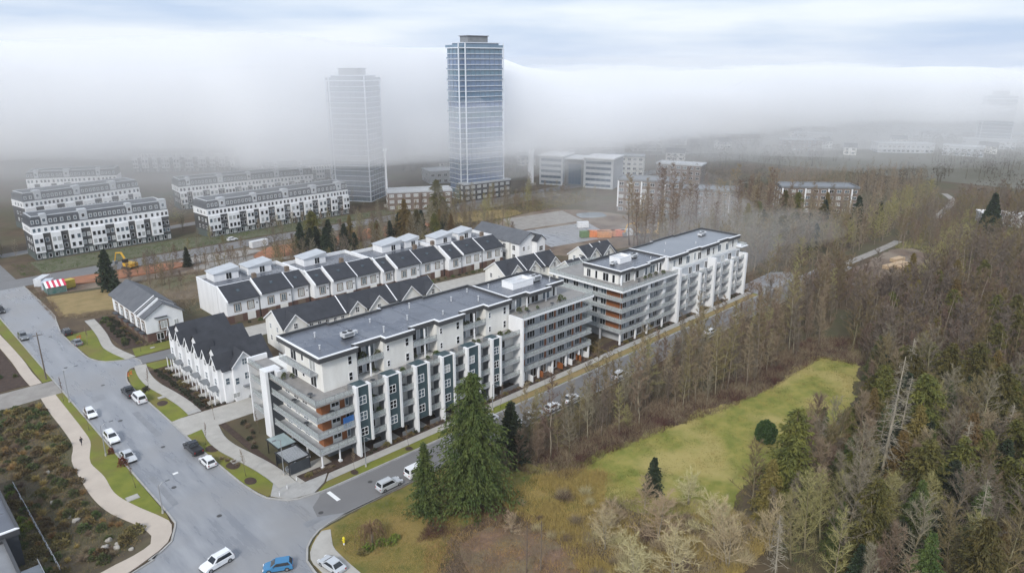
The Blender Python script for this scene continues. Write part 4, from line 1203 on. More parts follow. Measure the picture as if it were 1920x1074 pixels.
# scattered far houses, sheds and yards fading into the haze
FARB = [('house', 'white far house with dark roof', 'house'), ('warehouse', 'long pale shed', 'warehouse'), ('apartment_house', 'pale far flats', 'building')]
fr = random.Random(5)
spots = []
for i in range(400):
    f, a = fr.uniform(430, 820), fr.uniform(-.15, .60)
    X, Y = f * math.cos(rad(45.6) - a), f * math.sin(rad(45.6) - a)
    if any((X - p[0]) ** 2 + (Y - p[1]) ** 2 < 36 ** 2 for p in spots) or (f < 620 and a > .22) or math.hypot(X - 310, Y - 290) < 60 or math.hypot(X - 259, Y - 292) < 45:
        continue
    spots.append((X, Y))
    if len(spots) >= 46:
        break
for i, (X, Y) in enumerate(spots):
    k = i % 3
    side = ['by the foggy plain', 'in the far haze', 'near the fog line'][(i // 3) % 3]
    rz = rad(fr.uniform(-80, -20))
    if k == 0:
        block('far_house', 'small pale house with dark pitched roof among far trees', (X, Y, 0), rz, fr.uniform(9, 14), 9, 2, 3, WARMW, roof=SHING, cat='house', bays=False, group='far pitched-roof houses', pitch=2.8)
    elif k == 1:
        block('warehouse', 'long pale flat-roofed shed fading into the haze', (X, Y, 0), rz, fr.uniform(24, 46), 18, 2, 3.4, GREYW, roof=GREYW, cat='warehouse', bays=False, group='far sheds')
    else:
        block('far_flats', 'pale far block of flats fading into the haze', (X, Y, 0), rz, fr.uniform(18, 32), 13, fr.choice([3, 4]), 3, fr.choice([GREYW, WARMW, BRN]), bays=False, group='far flats')
# sheds by the far road at the right edge
block('yard_shed', 'white shed behind the lone cone-shaped conifer, at the right edge', (372, 76, 0), rad(-60), 30, 12, 1, 4.4, WHITE, roof=TRIM, cat='shed', bays=False)
# ================================================================ vegetation
def blade(m, p, d, L, w, rnd, mi=0):
    """one thin tapering twig or leaf face"""
    s = d.cross(Vector((rnd.uniform(-1, 1), rnd.uniform(-1, 1), rnd.uniform(-1, 1))))
    if s.length < 1e-4:
        return
    s = s.normalized() * w
    n = len(m.v)
    q = p + d * L
    m.v += [tuple(p - s), tuple(p + s), tuple(q)]
    m.f.append((n, n + 1, n + 2))
    m.m.append(mi)
def leaf(m, p, d, L, w, rnd):
    s = d.cross(Vector((rnd.uniform(-1, 1), rnd.uniform(-1, 1), rnd.uniform(-1, 1))))
    if s.length < 1e-4:
        return
    s = s.normalized() * w
    n = len(m.v)
    m.v += [tuple(p), tuple(p + d * L * .5 + s), tuple(p + d * L), tuple(p + d * L * .5 - s)]
    m.f.append((n, n + 1, n + 2, n + 3))
    m.m.append(0)
def rdir(rnd, zlo=-1, zhi=1):
    a, z = rnd.uniform(0, math.tau), rnd.uniform(zlo, zhi)
    k = math.sqrt(max(0, 1 - z * z))
    return Vector((k * math.cos(a), k * math.sin(a), z))

def bare_tree(name, seed, h, spread, limbs, up, twigs, bark, twigm, tw=.030, t0=.22, rt=.011, stems=1, label='', cat='tree', twl=(.5, 1.3), curve=.35):
    rnd = random.Random(seed)
    tr, cr = MB(), MB()
    for sidx in range(stems):
        lean = Vector((rnd.uniform(-.10, .10), rnd.uniform(-.10, .10), 0)) * (1 if stems == 1 else 2.4)
        base = Vector((rnd.uniform(-.2, .2), rnd.uniform(-.2, .2), 0)) * (stems > 1)
        hh = h * (1 if sidx == 0 else rnd.uniform(.6, .95))
        pts = []
        for i in range(7):
            t = i / 6
            pts.append(base + lean * hh * t + Vector((rnd.uniform(-1, 1), rnd.uniform(-1, 1), 0)) * hh * .008 * (0 < i) + Vector((0, 0, hh * t)))
        rr = [max(.015, hh * rt * (1 - .93 * i / 6)) for i in range(7)]
        rr[0] *= 1.25
        tr.tube(pts, rr, 6)
        at = lambda t: pts[min(5, int(t * 6))].lerp(pts[min(5, int(t * 6)) + 1], t * 6 - min(5, int(t * 6)))
        for k in range(limbs // stems):
            t = t0 + (1 - t0) * ((k + rnd.random()) / (limbs // stems)) ** .9
            t = min(t, .985)
            p = at(t)
            az = k * 2.4 + rnd.uniform(-.5, .5)
            el = rad(up + rnd.uniform(-16, 16) + 22 * t)
            L = spread * (1.05 - .72 * t) * rnd.uniform(.65, 1.15)
            d = Vector((math.cos(az) * math.cos(el), math.sin(az) * math.cos(el), math.sin(el)))
            q = [p]
            seg = 4
            for j in range(seg):
                d = (d + Vector((rnd.uniform(-.2, .2), rnd.uniform(-.2, .2), curve * rnd.uniform(.2, .9)))).normalized()
                q.append(q[-1] + d * L / seg)
            r0 = max(.02, hh * rt * (1 - t) * .55)
            cr.tube(q, [r0 * (1 - .85 * j / seg) + .006 for j in range(seg + 1)], 3, cap=False)
            for j in range(twigs):
                u = rnd.uniform(.15, 1) * seg
                i0 = min(seg - 1, int(u))
                b = q[i0].lerp(q[i0 + 1], u - i0)
                dd = ((q[i0 + 1] - q[i0]).normalized() * .9 + rdir(rnd, -.4, 1) * .95).normalized()
                l2 = rnd.uniform(*twl) * (1.1 - .4 * t)
                blade(cr, b, dd, l2, tw, rnd)
                if rnd.random() < .6:
                    blade(cr, b + dd * l2 * .4, (dd + rdir(rnd) * .8).normalized(), l2 * .6, tw * .75, rnd)
        for j in range(twigs):
            b = at(rnd.uniform(.75, 1))
            blade(cr, b, (Vector((0, 0, 1)) + rdir(rnd) * .8).normalized(), rnd.uniform(.4, 1.0), tw, rnd)
    t = tag(link(name, None), label, cat)
    a = link('trunk', tr.mesh('trunk', bark, smooth=True), t)
    b = link('crown', cr.mesh('crown', twigm), t)
    return reg(t, [a, b])

def conifer(name, seed, h, rad0, layers, per, bark, leafm, z0=.06, droop=.25, prof=.85, steps=7, lw=(.22, .16), gap=0.0, sweep=0.0, ragged=.25, label='', cat='tree'):
    rnd = random.Random(seed)
    tr, cr = MB(), MB()
    tr.tube([(0, 0, 0), (rnd.uniform(-.1, .1), rnd.uniform(-.1, .1), h * .5), (0, 0, h * .98)], [h * .017, h * .010, .02], 7)
    for k in range(layers):
        t = k / layers
        z = h * (z0 + (1 - z0) * t)
        Rk = rad0 * ((1 - t) ** prof) * (1 if t > .08 else .8 + 2.5 * t)
        if rnd.random() < gap:
            continue
        for j in range(per):
            az = rnd.uniform(0, math.tau)
            L = max(.25, Rk * rnd.uniform(1 - ragged * 1.6, 1 + ragged))
            zz = z + rnd.uniform(-.5, .5) * h / layers
            d0 = Vector((math.cos(az), math.sin(az), 0))
            n = max(2, int(steps * L / rad0 + 1.5))
            rise = rnd.uniform(.05, .25) + .5 * t
            for s in range(n):
                u = (s + .6) / n
                p = d0 * L * u + Vector((0, 0, zz + L * (rise * u - droop * u * u * 1.6)))
                out = (d0 + Vector((0, 0, rise - droop * 3.2 * u))).normalized()
                for q in range(4):
                    dd = (out * .75 + rdir(rnd) * .75 + Vector((0, 0, -sweep))).normalized()
                    leaf(cr, p + rdir(rnd) * .12 * L * (1 - u * .5), dd, rnd.uniform(.7, 1.3) * lw[0] * (rad0 ** .5) * 1.6, lw[1] * rnd.uniform(.6, 1.2) * (rad0 ** .5), rnd)
    for q in range(20):
        leaf(cr, Vector((0, 0, h * rnd.uniform(.93, 1.0))), (Vector((0, 0, 1)) + rdir(rnd) * .7).normalized(), .35, .1, rnd)
    t = tag(link(name, None), label, cat)
    a = link('trunk', tr.mesh('trunk', bark, smooth=True), t)
    b = link('crown', cr.mesh('crown', leafm), t)
    return reg(t, [a, b])

def snag(name, seed, h, label):
    rnd = random.Random(seed)
    tr, cr = MB(), MB()
    lean = Vector((rnd.uniform(-.05, .05), rnd.uniform(-.05, .05), 0))
    P = lambda t: Vector((0, 0, h * t)) + lean * h * t
    tr.tube([P(i / 6) for i in range(7)], [h * .0125 * (1 - .9 * i / 6) + .015 for i in range(7)], 7)
    for k in range(int(h * 6.5)):
        t = rnd.uniform(.22, .98)
        az = rnd.uniform(0, math.tau)
        L = h * .19 * (1.10 - t) * rnd.uniform(.4, 1.25)
        d = Vector((math.cos(az), math.sin(az), rnd.uniform(-.25, .35))).normalized()
        q = [P(t)]
        for j in range(3):
            d = (d + Vector((0, 0, rnd.uniform(-.22, .05))) + rdir(rnd) * .12).normalized()
            q.append(q[-1] + d * L / 3)
        cr.tube(q, [.035 * (1 - .25 * j) * (1.2 - t) + .012 for j in range(4)], 3, cap=False)
        for j in range(9):
            i0 = rnd.randrange(3)
            blade(cr, q[i0].lerp(q[i0 + 1], rnd.random()), (d * .6 + rdir(rnd) * .8).normalized(), rnd.uniform(.3, 1.0), .016, rnd)
    t = tag(link(name, None), label, 'dead tree')
    a, b = link('trunk', tr.mesh('trunk', SNAGB, smooth=True), t), link('branches', cr.mesh('branches', SNAGB), t)
    return reg(t, [a, b])

def bush(name, seed, rx, rz, n, leafm, lw=(.22, .09), label='', cat='shrub', twiggy=False, shape=1.0):
    rnd = random.Random(seed)
    st, cr = MB(), MB()
    for k in range(6):
        d = (Vector((0, 0, 1)) + rdir(rnd) * .7).normalized()
        st.tube([(0, 0, 0), tuple(d * rz * .7), tuple((d + rdir(rnd) * .3).normalized() * rz * 1.1)], [.03, .02, .008], 3, cap=False)
    for k in range(n):
        d = rdir(rnd, -.15, 1)
        q = rnd.uniform(.45, 1.0) ** .5
        lump = .78 + .34 * noise.noise(Vector((d.x * 1.9 + seed, d.y * 1.9, d.z * 1.9)))
        p = Vector((d.x * rx * q * lump, d.y * rx * q * lump, max(.03, (d.z * .92 + .12) * rz * q * lump * shape)))
        dd = (Vector((d.x, d.y, d.z + (.9 if twiggy else .2))) + rdir(rnd) * .7).normalized()
        if twiggy:
            blade(cr, p * rnd.uniform(.3, .9), dd, rnd.uniform(.6, 1.4) * lw[0], lw[1], rnd)
        else:
            leaf(cr, p, dd, lw[0] * rnd.uniform(.7, 1.4), lw[1] * rnd.uniform(.7, 1.3), rnd)
    t = tag(link(name, None), label, cat)
    a, b = link('stem', st.mesh('stem', BARKD), t), link('foliage', cr.mesh('foliage', leafm), t)
    return reg(t, [a, b])

def mass(name, protos, spots, smin, smax, seed=1):
    """far trees that read as one mass, joined"""
    rnd = random.Random(seed)
    for slot in (0, 1):
        mb, mats = MB(), []
        for sp in spots:
            p = rnd.choice(protos)
            me = KIDS[p.name][slot].data
            if me.materials[0] not in mats:
                mats.append(me.materials[0])
            mi = mats.index(me.materials[0])
            k = rnd.uniform(smin, smax)
            a = rnd.uniform(0, math.tau)
            ca, sa = math.cos(a) * k, math.sin(a) * k
            n = len(mb.v)
            mb.v += [(sp[0] + v.co.x * ca - v.co.y * sa, sp[1] + v.co.x * sa + v.co.y * ca, v.co.z * k) for v in me.vertices]
            mb.f += [tuple(n + i for i in f.vertices) for f in me.polygons]
            mb.m += [mi] * len(me.polygons)
        o = link(name if slot else name + '_trunks', mb.mesh(name, mats))
        o['kind'] = 'stuff'
# ---- prototypes: each is also the first plant of its kind
def spread(protos, spots, label, group, smin=.85, smax=1.2):
    used = [False] * len(protos)
    rnd = random.Random(len(spots) * 7 + len(label))
    out = []
    for sp in spots:
        i = rnd.randrange(len(protos))
        s = rnd.uniform(smin, smax) * (sp[2] if len(sp) > 2 else 1)
        rz = rnd.uniform(0, math.tau)
        if not used[i] and not protos[i].get('placed'):
            o = protos[i]
            o.location, o.rotation_euler, o.scale = (sp[0], sp[1], .02), (0, 0, rz), (s, s, s * rnd.uniform(.92, 1.1))
            o['label'], o['group'], o['placed'] = label, group, 1
            used[i] = True
        else:
            o = copy_tree(protos[i], (sp[0], sp[1], .02), rz, (s, s, s * rnd.uniform(.92, 1.1)), label, group)
        out.append(o)
    return out
def one(proto, x, y, label, scale=1.0, rz=0, group=None, z=.02):
    if not proto.get('placed'):
        o = proto
        o.location, o.rotation_euler, o.scale = (x, y, z), (0, 0, rz), (scale,) * 3
        o['label'], o['placed'] = label, 1
    else:
        o = copy_tree(proto, (x, y, z), rz, scale, label, group)
    if group:
        o['group'] = group
    elif 'group' in o:
        del o['group']
    return o
def inside(p, poly):
    x, y, c = p[0], p[1], False
    for (x1, y1), (x2, y2) in zip(poly, poly[1:] + poly[:1]):
        if (y1 > y) != (y2 > y) and x < (x2 - x1) * (y - y1) / (y2 - y1) + x1:
            c = not c
    return c
def scatter(poly, n, dmin, seed, avoid=(), weight=None):
    rnd = random.Random(seed)
    xs, ys = [p[0] for p in poly], [p[1] for p in poly]
    out, tries = [], 0
    while len(out) < n and tries < n * 60:
        tries += 1
        p = (rnd.uniform(min(xs), max(xs)), rnd.uniform(min(ys), max(ys)))
        if not inside(p, poly) or any(inside(p, a) for a in avoid):
            continue
        if any((p[0] - q[0]) ** 2 + (p[1] - q[1]) ** 2 < dmin * dmin for q in out):
            continue
        out.append(p)
    return out

ald = [bare_tree('alder', 100 + i, [11.0, 12.5, 9.5, 11.5][i], [2.3, 2.8, 2.0, 2.5][i], 26, [24, 16, 32, 20][i], 26, BARKP, [TWIGB, TWIGG, TWIGS, TWIGB][i], rt=.0090, t0=.2, tw=.024, twl=(.5, 1.3), curve=.13) for i in range(4)]
brd = [bare_tree('bare_tree', 200 + i, [13, 11, 14.5][i], [5.0, 4.4, 5.4][i], 36, [22, 30, 16][i], 38, [BARKM, BARKD, BARKM][i], [TWIGG, TWIGB, TWIGS][i], rt=.014, t0=.16, tw=.025, twl=(.6, 1.5), curve=.2) for i in range(3)]
tall = [bare_tree('tall_bare_tree', 300 + i, 24, 3.6, 34, 14, 18, BARKD, TWIGB, rt=.012, t0=.32, tw=.05, curve=.12, twl=(.8, 1.8)) for i in range(3)]
pale = [bare_tree('pale_multi_stemmed_tree', 400 + i, [9, 7.5, 8.2][i], [5.2, 5.0, 4.4][i], 42, [14, 6, 24][i], 26, SNAGB, TWIGP, rt=.011, t0=.10, tw=.026, stems=[3, 4, 2][i], curve=.1, twl=(.7, 1.6)) for i in range(3)]
ced = [conifer('cedar', 500 + i, 15, [3.9, 3.4, 4.4][i], 34, 11, BARKD, [CEDAR, CEDARB, CEDAR][i], droop=.34, prof=[.62, .75, .55][i], steps=11, gap=.10, sweep=.45, ragged=.5, lw=(.19, .055)) for i in range(3)]
firg = conifer('fir_tree', 601, 23, 6.9, 52, 15, BARKD, FIRG, droop=.36, prof=.66, steps=16, sweep=.45, ragged=.45, gap=.08, lw=(.15, .042))
firg2 = conifer('fir_tree', 602, 13, 3.1, 38, 13, BARKD, FIRG, droop=.28, prof=.86, steps=10, sweep=.35, ragged=.40, lw=(.16, .05))
fird = [conifer('dark_fir_tree', 610 + i, 13, 3.3, 26, 8, BARKD, FIRD, droop=.2, prof=.85, steps=6, lw=(.26, .14)) for i in range(2)]
lod_a = [bare_tree('lod_alder', 150 + i, [11.0, 12.5][i], 2.6, 18, 22, 13, BARKP, [TWIGB, TWIGS][i], rt=.0100, t0=.2, tw=.045, twl=(.6, 1.5), curve=.13) for i in range(2)]
lod_b = [bare_tree('lod_bare', 250 + i, [13, 11, 14.5][i], 5.0, 20, [22, 30, 16][i], 22, [BARKM, BARKD, BARKP][i], [TWIGG, TWIGB, TWIGS][i], rt=.014, t0=.16, tw=.05, twl=(.7, 1.7), curve=.2) for i in range(3)]
snags = [snag('dead_tree', 700 + i, h, '') for i, h in enumerate((27, 16, 12))]

# named single trees
one(firg, 67.1, 77.6, 'tallest bright green fir in front of the near apartment block', 1.03, .3)
one(firg2, 59.6, 80.8, 'small green fir beside the parked silver car', 1.0, 1.0)
one(fird[0], 80.0, 82.0, 'dark fir right behind the tallest bright green fir', .95, 2)
one(fird[1], 90.7, 58.4, 'small dark fir at the near end of the meadow', .54, 1)
for i, (x, y, sc_) in enumerate([(102.6, 40.5, 1.22), (134, 31, 1.15), (147, 22, 1.2), (128, 12, 1.1), (141, 40, .95), (112, 24, 1.05), (156, 33, 1.1)]):
    one(ced[0 if i % 2 == 0 else 2], x, y, ['olive cedar with ragged top at the meadow edge by the clipped evergreen', 'broad olive cedar right of the tall bleached dead tree', 'broad olive cedar at the right edge', 'broad olive cedar in the lower right corner', 'olive cedar behind the forked white dead tree', 'olive cedar below the tall bleached dead tree', 'olive cedar deep in the wood near the right edge'][i], sc_, i * .9)
one(snags[0], 115.0, 30.8, 'tall bleached dead tree with feathery side branches in the right wood', 1.0, 0)
for i, (x, y, s, lab) in enumerate([(122.5, 21.5, 1.0, 'white dead tree with forked limbs right of the tall bleached one'), (84.5, 33.5, .95, 'bleached dead tree near the lower edge left of the right wood'), (98.5, 28.0, .9, 'small forked dead tree at the lower edge of the right wood'), (138, 19, 1.2, 'pale dead tree near the right edge'), (130, 33, 1.1, 'pale dead tree behind the tall bleached one'), (108, 15, 1.2, 'pale dead tree in the lower right corner'), (150, 38, 1.1, 'thin dead tree in the middle of the right wood'), (118, 42, .8, 'small dead tree beside the meadow edge')]):
    one(snags[1 + i % 2], x, y, lab, s, i * 1.3)
one(conifer('cone_conifer', 640, 15, 4.2, 40, 13, BARKD, FIRD, droop=.12, prof=1.0, steps=8, ragged=.06, lw=(.26, .16)), 354, 70, 'lone cone-shaped dark conifer by the far sheds at right', 1.15)
one(fird[0], 60.3, 247, 'dark fir standing behind the white end house', 1.05, 1.1)
one(fird[1], 89.5, 258.5, 'round dark conifer beside the sandy strip', .55, 0)
one(ced[2], 131.5, 243, 'brown-green cedar left of a pair above the townhouse rows', 1.1, 1)
one(fird[0], 136.5, 240, 'dark fir right of the brown-green cedar above the townhouse rows', 1.0, 2)
one(ced[1], 170, 237, 'russet cedar before the low podium row', 1.15, 0)
one(ced[2], 207, 262, 'tall olive cedar before the blue tower podium', 1.2, 0)
egg = MB()
rnd = random.Random(4)
for k in range(2600):
    d = rdir(rnd, -.6, 1)
    lump = 1 + .16 * noise.noise(d * 2.2) + .08 * noise.noise(d * 6)
    p = Vector((d.x * 1.75 * lump - .25 * d.z, d.y * 1.75 * lump, 2.1 + d.z * 2.4 * lump))
    leaf(egg, p * 1, (d + rdir(rnd) * .5).normalized(), rnd.uniform(.25, .45), .11, rnd)
eg = thing('clipped_evergreen', 'clipped egg-shaped dark green evergreen standing in the meadow', 'shrub', (120.6, 53.2, .05))
link('foliage', egg.mesh('foliage', mat('clipped_foliage', (.025, .060, .012), .9, (.045, .085, .02), .8)), eg)
link('inner_growth', MB().blob(0, 0, 2.0, 1.4, 1.4, 1.95, rnd, jit=.05, n=12, m=8).mesh('inner_growth', mat('clipped_foliage', (0, 0, 0))), eg)
link('stem', MB().cyl(0, 0, 0, .6, .14, 8).mesh('stem', BARKD), eg)

# alder stand between the side street and the meadow
STAND = [(84, 88.4), (200, 88.6), (206, 74), (178, 67), (160, 67.2), (145, 67.4), (127, 69.8), (112, 73), (97, 75.6), (86, 78)]
spread(ald, [(x, y, (1.0 if y < 80 else .78) * (.65 + .7 * ((x * 7.3 + y * 3.1) % 1))) for x, y in scatter(STAND, 225, 1.5, 1)], 'slender bare alder in the stand between side street and meadow', 'alders between the side street and the meadow', .8, 1.2)
spread(brd, [(x, y, .6) for x, y in scatter(STAND, 30, 4, 51)], 'bushy bare tree among the alders beside the side street', 'bushy trees among the alders', .7, 1.1)
spread(brd, [(x, y, .62) for x, y in scatter([(72, 87), (86, 88), (90, 80), (84, 75), (74, 79)], 9, 2.6, 2)], 'bare grey bushy tree right of the tall green fir', 'bare trees beside the green firs', .8, 1.1)
# wood on the right
OPEN_R = [(226, 66), (262, 64), (304, 74), (306, 91), (262, 92), (230, 84)]
WOOD_R = [(86, 28), (97, 44), (108, 46), (124, 46.5), (140, 44.5), (158, 47.5), (172, 52), (178, 60), (208, 70), (256, 72), (256, 30), (180, 8), (120, 4), (90, 14)]
BIGC = [(102.6, 40.5, 1.22), (134, 31, 1.15), (147, 22, 1.2), (128, 12, 1.1), (141, 40, .95), (112, 24, 1.05), (156, 33, 1.1)]
ts = [p for p in scatter(WOOD_R, 640, 1.9, 3) if all(math.dist(p, q[:2]) > 4.2 for q in BIGC)]
rnd = random.Random(31)
rnd.shuffle(ts)
nearw = [p for p in ts if p[0] < 168]
farw = [p for p in ts if p[0] >= 168]
k1, k2, k3, k4 = [int(len(nearw) * q) for q in (.42, .54, .78, .91)]
spread(brd, nearw[:k1], 'bare spreading tree in the wood right of the meadow', 'bare trees of the right wood', .7, 1.2)
spread(ald, nearw[k1:k2], 'slender bare alder in the wood right of the meadow', 'alders of the right wood', .85, 1.25)
spread(ced, nearw[k2:k3], 'olive brown cedar in the wood right of the meadow', 'cedars of the right wood', .5, 1.05)
spread([firg2], nearw[k4:], 'green fir scattered in the wood right of the meadow', 'green firs of the right wood', .5, .95)
spread(fird, nearw[k3:k4], 'dark fir in the wood right of the meadow', 'dark firs of the right wood', .5, .95)
farw = [p for p in farw if not inside(p, OPEN_R) and math.dist(p, (340, 66)) > 26]
mass('far_wood', lod_b + lod_a[:1], farw, .7, 1.1, 8)
spread(ced, scatter([(170, 12), (250, 36), (250, 68), (210, 66), (175, 50)], 26, 6, 33), 'olive cedar in the far part of the right wood', 'cedars in the far part of the right wood', .6, 1.0)
for i, (x, y, s) in enumerate([(103, 22, 1.05), (110, 36, .72), (131, 36, .8), (146, 30, .95), (126, 27, .85)]):
    one(firg2, x, y, ['bright green fir at the lower edge among dead trees', 'young green fir left of the tall bleached dead tree', 'green fir behind the tall bleached dead tree', 'green fir deep in the right wood', 'green fir between the two largest dead trees'][i], s, i)
# pale straw-coloured trees in the foreground
for i, (x, y, s, lab) in enumerate([(80, 50, 1.05, 'straw-coloured bare tree before the small dark fir'), (75, 44, 1.15, 'straw-coloured bare tree at the lower edge left of the wood'), (87, 44, 1.0, 'straw-coloured bare tree nearest the right wood'), (73.5, 55, .8, 'low straw-coloured bare tree beside the bare brown plot'), (92.5, 52.5, .8, 'low pale tree right of the small dark fir'),
                                    (83, 40, 1.1, 'straw-coloured bare tree at the lower edge between two paler ones'), (70, 47, .9, 'straw-coloured bare tree overlapping the brown plot'), (78, 57.5, .7, 'low straw-coloured bare tree in the dry grass'), (90, 37, 1.0, 'pale bare tree under the dead trees at the lower edge'), (86.5, 57, .6, 'low pale thicket tree left of the small dark fir'), (66, 67.5, .5, 'small pale bare tree at the upper rim of the brown plot')]):
    one(pale[i % 3], x, y, lab, s, i * 1.7)
# two thin dead poles
for i, (x, y) in enumerate(((61.3, 59.6), (63.0, 58.4))):
    t = thing('bare_pole_tree', ['left of two thin bare poles in the brown plot', 'right of two thin bare poles in the brown plot'][i], 'dead tree', (x, y, .05))
    link('trunk', MB().tube([(0, 0, 0), (.05, 0, 4), (.12, .1, 8.4)], [.11, .09, .05], 6).mesh('trunk', BARKD), t)
    m = MB()
    for k in range(26):
        blade(m, Vector((.05, .03, 2 + k * .24)), rdir(R, -.1, .5), R.uniform(.2, .6), .014, R)
    link('branches', m.mesh('branches', BARKD), t)
# weeping brown tree on the street corner
wp = random.Random(77)
tr, cr = MB(), MB()
tr.tube([(0, 0, 0), (.1, 0, 1.2), (0, .1, 2.6)], [.22, .18, .1], 6)
for k in range(60):
    az, L = wp.uniform(0, math.tau), wp.uniform(1.0, 2.6)
    d = Vector((math.cos(az), math.sin(az), 0))
    q = [Vector((0, 0, wp.uniform(1.6, 2.8)))]
    for j, (o, z) in enumerate(((.35, .9), (.7, .9), (.95, .1), (1.05, -1.1), (1.08, -2.2))):
        q.append(q[0] + d * L * o + Vector((0, 0, z * wp.uniform(.7, 1.1))))
    q = [Vector((p.x, p.y, max(.1, p.z))) for p in q]
    cr.tube(q, [.03, .025, .02, .014, .01, .008], 3, cap=False)
    for j in range(26):
        i0 = wp.randrange(1, 5)
        blade(cr, q[i0].lerp(q[i0 + 1], wp.random()), Vector((wp.uniform(-.4, .4), wp.uniform(-.4, .4), -1)).normalized(), wp.uniform(.3, .9), .022, wp)
wt = thing('weeping_tree', 'small weeping brown tree on the grass at the street corner', 'tree', (49.0, 80.6, .07))
link('trunk', tr.mesh('trunk', BARKD), wt)
link('crown', cr.mesh('crown', mat('weeping_twigs', (.20, .125, .065), .95, (.14, .085, .05), .8)), wt)

# trees behind the farther block, and tall ones before the brown flats
spread(tall, scatter([(206, 150), (262, 132), (300, 120), (318, 150), (284, 190), (250, 178), (228, 166)], 60, 4.2, 6), 'tall thin bare tree before the brown flats', 'tall bare trees before the brown flats', .7, 1.1)
mass('far_thicket', lod_a, scatter([(206, 122), (300, 100.5), (330, 104), (312, 150), (250, 146), (212, 146)], 170, 2.4, 7), .9, 1.4, 3)
spread(fird, scatter([(250, 105), (340, 106), (345, 140), (290, 150)], 9, 6, 9), 'dark conifer in the thicket beyond the farther apartment block', 'conifers beyond the farther apartment block', .7, 1.15)
mass('far_thicket', lod_b, scatter([(222, 104), (300, 100.5), (300, 120), (240, 128)], 40, 3.0, 10), .7, 1.0, 12)
spread(ced, scatter([(240, 120), (330, 112), (330, 170), (300, 170)], 16, 5, 19), 'olive cedar in the thicket beyond the farther apartment block', 'cedars beyond the farther apartment block', .7, 1.1)
mass('far_thicket', lod_b, scatter([(262, 64), (330, 66), (420, 84), (420, 40), (300, 24), (262, 40)], 260, 2.6, 12, avoid=[OPEN_R, [(318, 46), (356, 52), (366, 84), (330, 80)]]), .7, 1.15, 4)
mass('far_thicket', lod_a, scatter([(330, 110), (430, 112), (470, 140), (420, 190), (340, 165)], 150, 3.6, 13), .9, 1.3, 5)
mass('roadside_thicket', lod_a + lod_b[:2], scatter([(201, 75), (240, 74), (240, 88.5), (203, 88.5)], 60, 2.2, 73, avoid=[OPEN_R]), .65, 1.0, 11)
mass('roadside_thicket', lod_b + lod_a[:1], scatter([(302, 90), (330, 91.5), (376, 94.5), (440, 100), (440, 88), (350, 74), (302, 72)], 110, 2.6, 71, avoid=[[(318, 46), (356, 52), (372, 84), (330, 80)]]), .5, .8, 9)
mass('roadside_thicket', lod_b + lod_a, scatter([(314, 90), (374, 94), (374, 99), (314, 95)], 26, 2.4, 75), .6, .9, 15)
mass('scrub_trees', lod_b, scatter([(62, 230), (104, 214), (200, 204), (200, 250), (150, 252), (100, 262), (62, 264)], 100, 3.4, 76), .32, .6, 16)
mass('scrub_trees', lod_b, scatter([(200, 238), (300, 240), (304, 276), (200, 271)], 60, 4, 77), .35, .65, 17)
mass('scrub_trees', lod_b, scatter([(44, 312), (110, 312), (200, 318), (230, 330), (200, 360), (44, 345)], 70, 4.5, 78, avoid=[[(50, 303), (104, 303), (104, 321), (50, 321)], [(110, 294), (186, 296), (186, 316), (110, 314)]]), .35, .65, 18)
mass('roadside_thicket', lod_a + lod_b[:1], scatter([(240, 100.5), (300, 97), (345, 98), (390, 103), (430, 110), (430, 122), (330, 108), (240, 112)], 110, 2.6, 72), .6, .95, 10)
# belt above the townhouses and along the cross road
spread(brd, scatter([(116, 236), (190, 222), (196, 246), (150, 258), (118, 252)], 46, 3.2, 14), 'brown bare tree in the belt above the townhouse rows', 'bare trees above the townhouse rows', .6, .95)
spread(ced, scatter([(140, 232), (186, 222), (190, 236), (146, 246)], 9, 4, 15), 'brown cedar in the belt above the townhouse rows', 'cedars above the townhouse rows', .6, .85)
spread(brd, scatter([(70, 232), (104, 236), (104, 256), (66, 262)], 9, 5, 16), 'small bare tree on the cleared land behind the end house', 'bare trees on the cleared land', .4, .65)
spread(brd, scatter([(200, 240), (238, 240), (280, 262), (300, 280), (240, 278), (200, 272)], 26, 5, 17), 'bare tree by the foot of the blue tower', 'bare trees by the blue tower', .6, .9)
spread(brd, scatter([(100, 210), (122, 206), (176, 206), (176, 220), (118, 236), (100, 230)], 34, 3.4, 41), 'small brown tree right behind the white roof terraces', 'brown trees behind the roof terraces', .4, .75)
spread(fird, scatter([(112, 232), (150, 228), (186, 224), (190, 240), (120, 248)], 14, 4.5, 42), 'dark fir in the belt above the townhouse rows', 'firs above the townhouse rows', .6, .95)
spread(brd, scatter([(96, 285.5), (196, 285.5), (196, 294), (110, 295)], 20, 4, 43), 'small bare tree in the gardens before the condominium rows', 'bare trees before the condominium rows', .35, .55)
spread(brd, scatter([(190, 212), (206, 206), (222, 236), (204, 240)], 12, 4, 44), 'bare tree beside the building site', 'bare trees beside the building site', .5, .8)
spread(tall, scatter([(212, 150), (226, 142), (262, 150), (256, 166), (222, 166)], 14, 4, 45), 'tall thin bare tree behind the pale roof of the farther block', 'tall bare trees behind the pale roof', .7, 1.05)
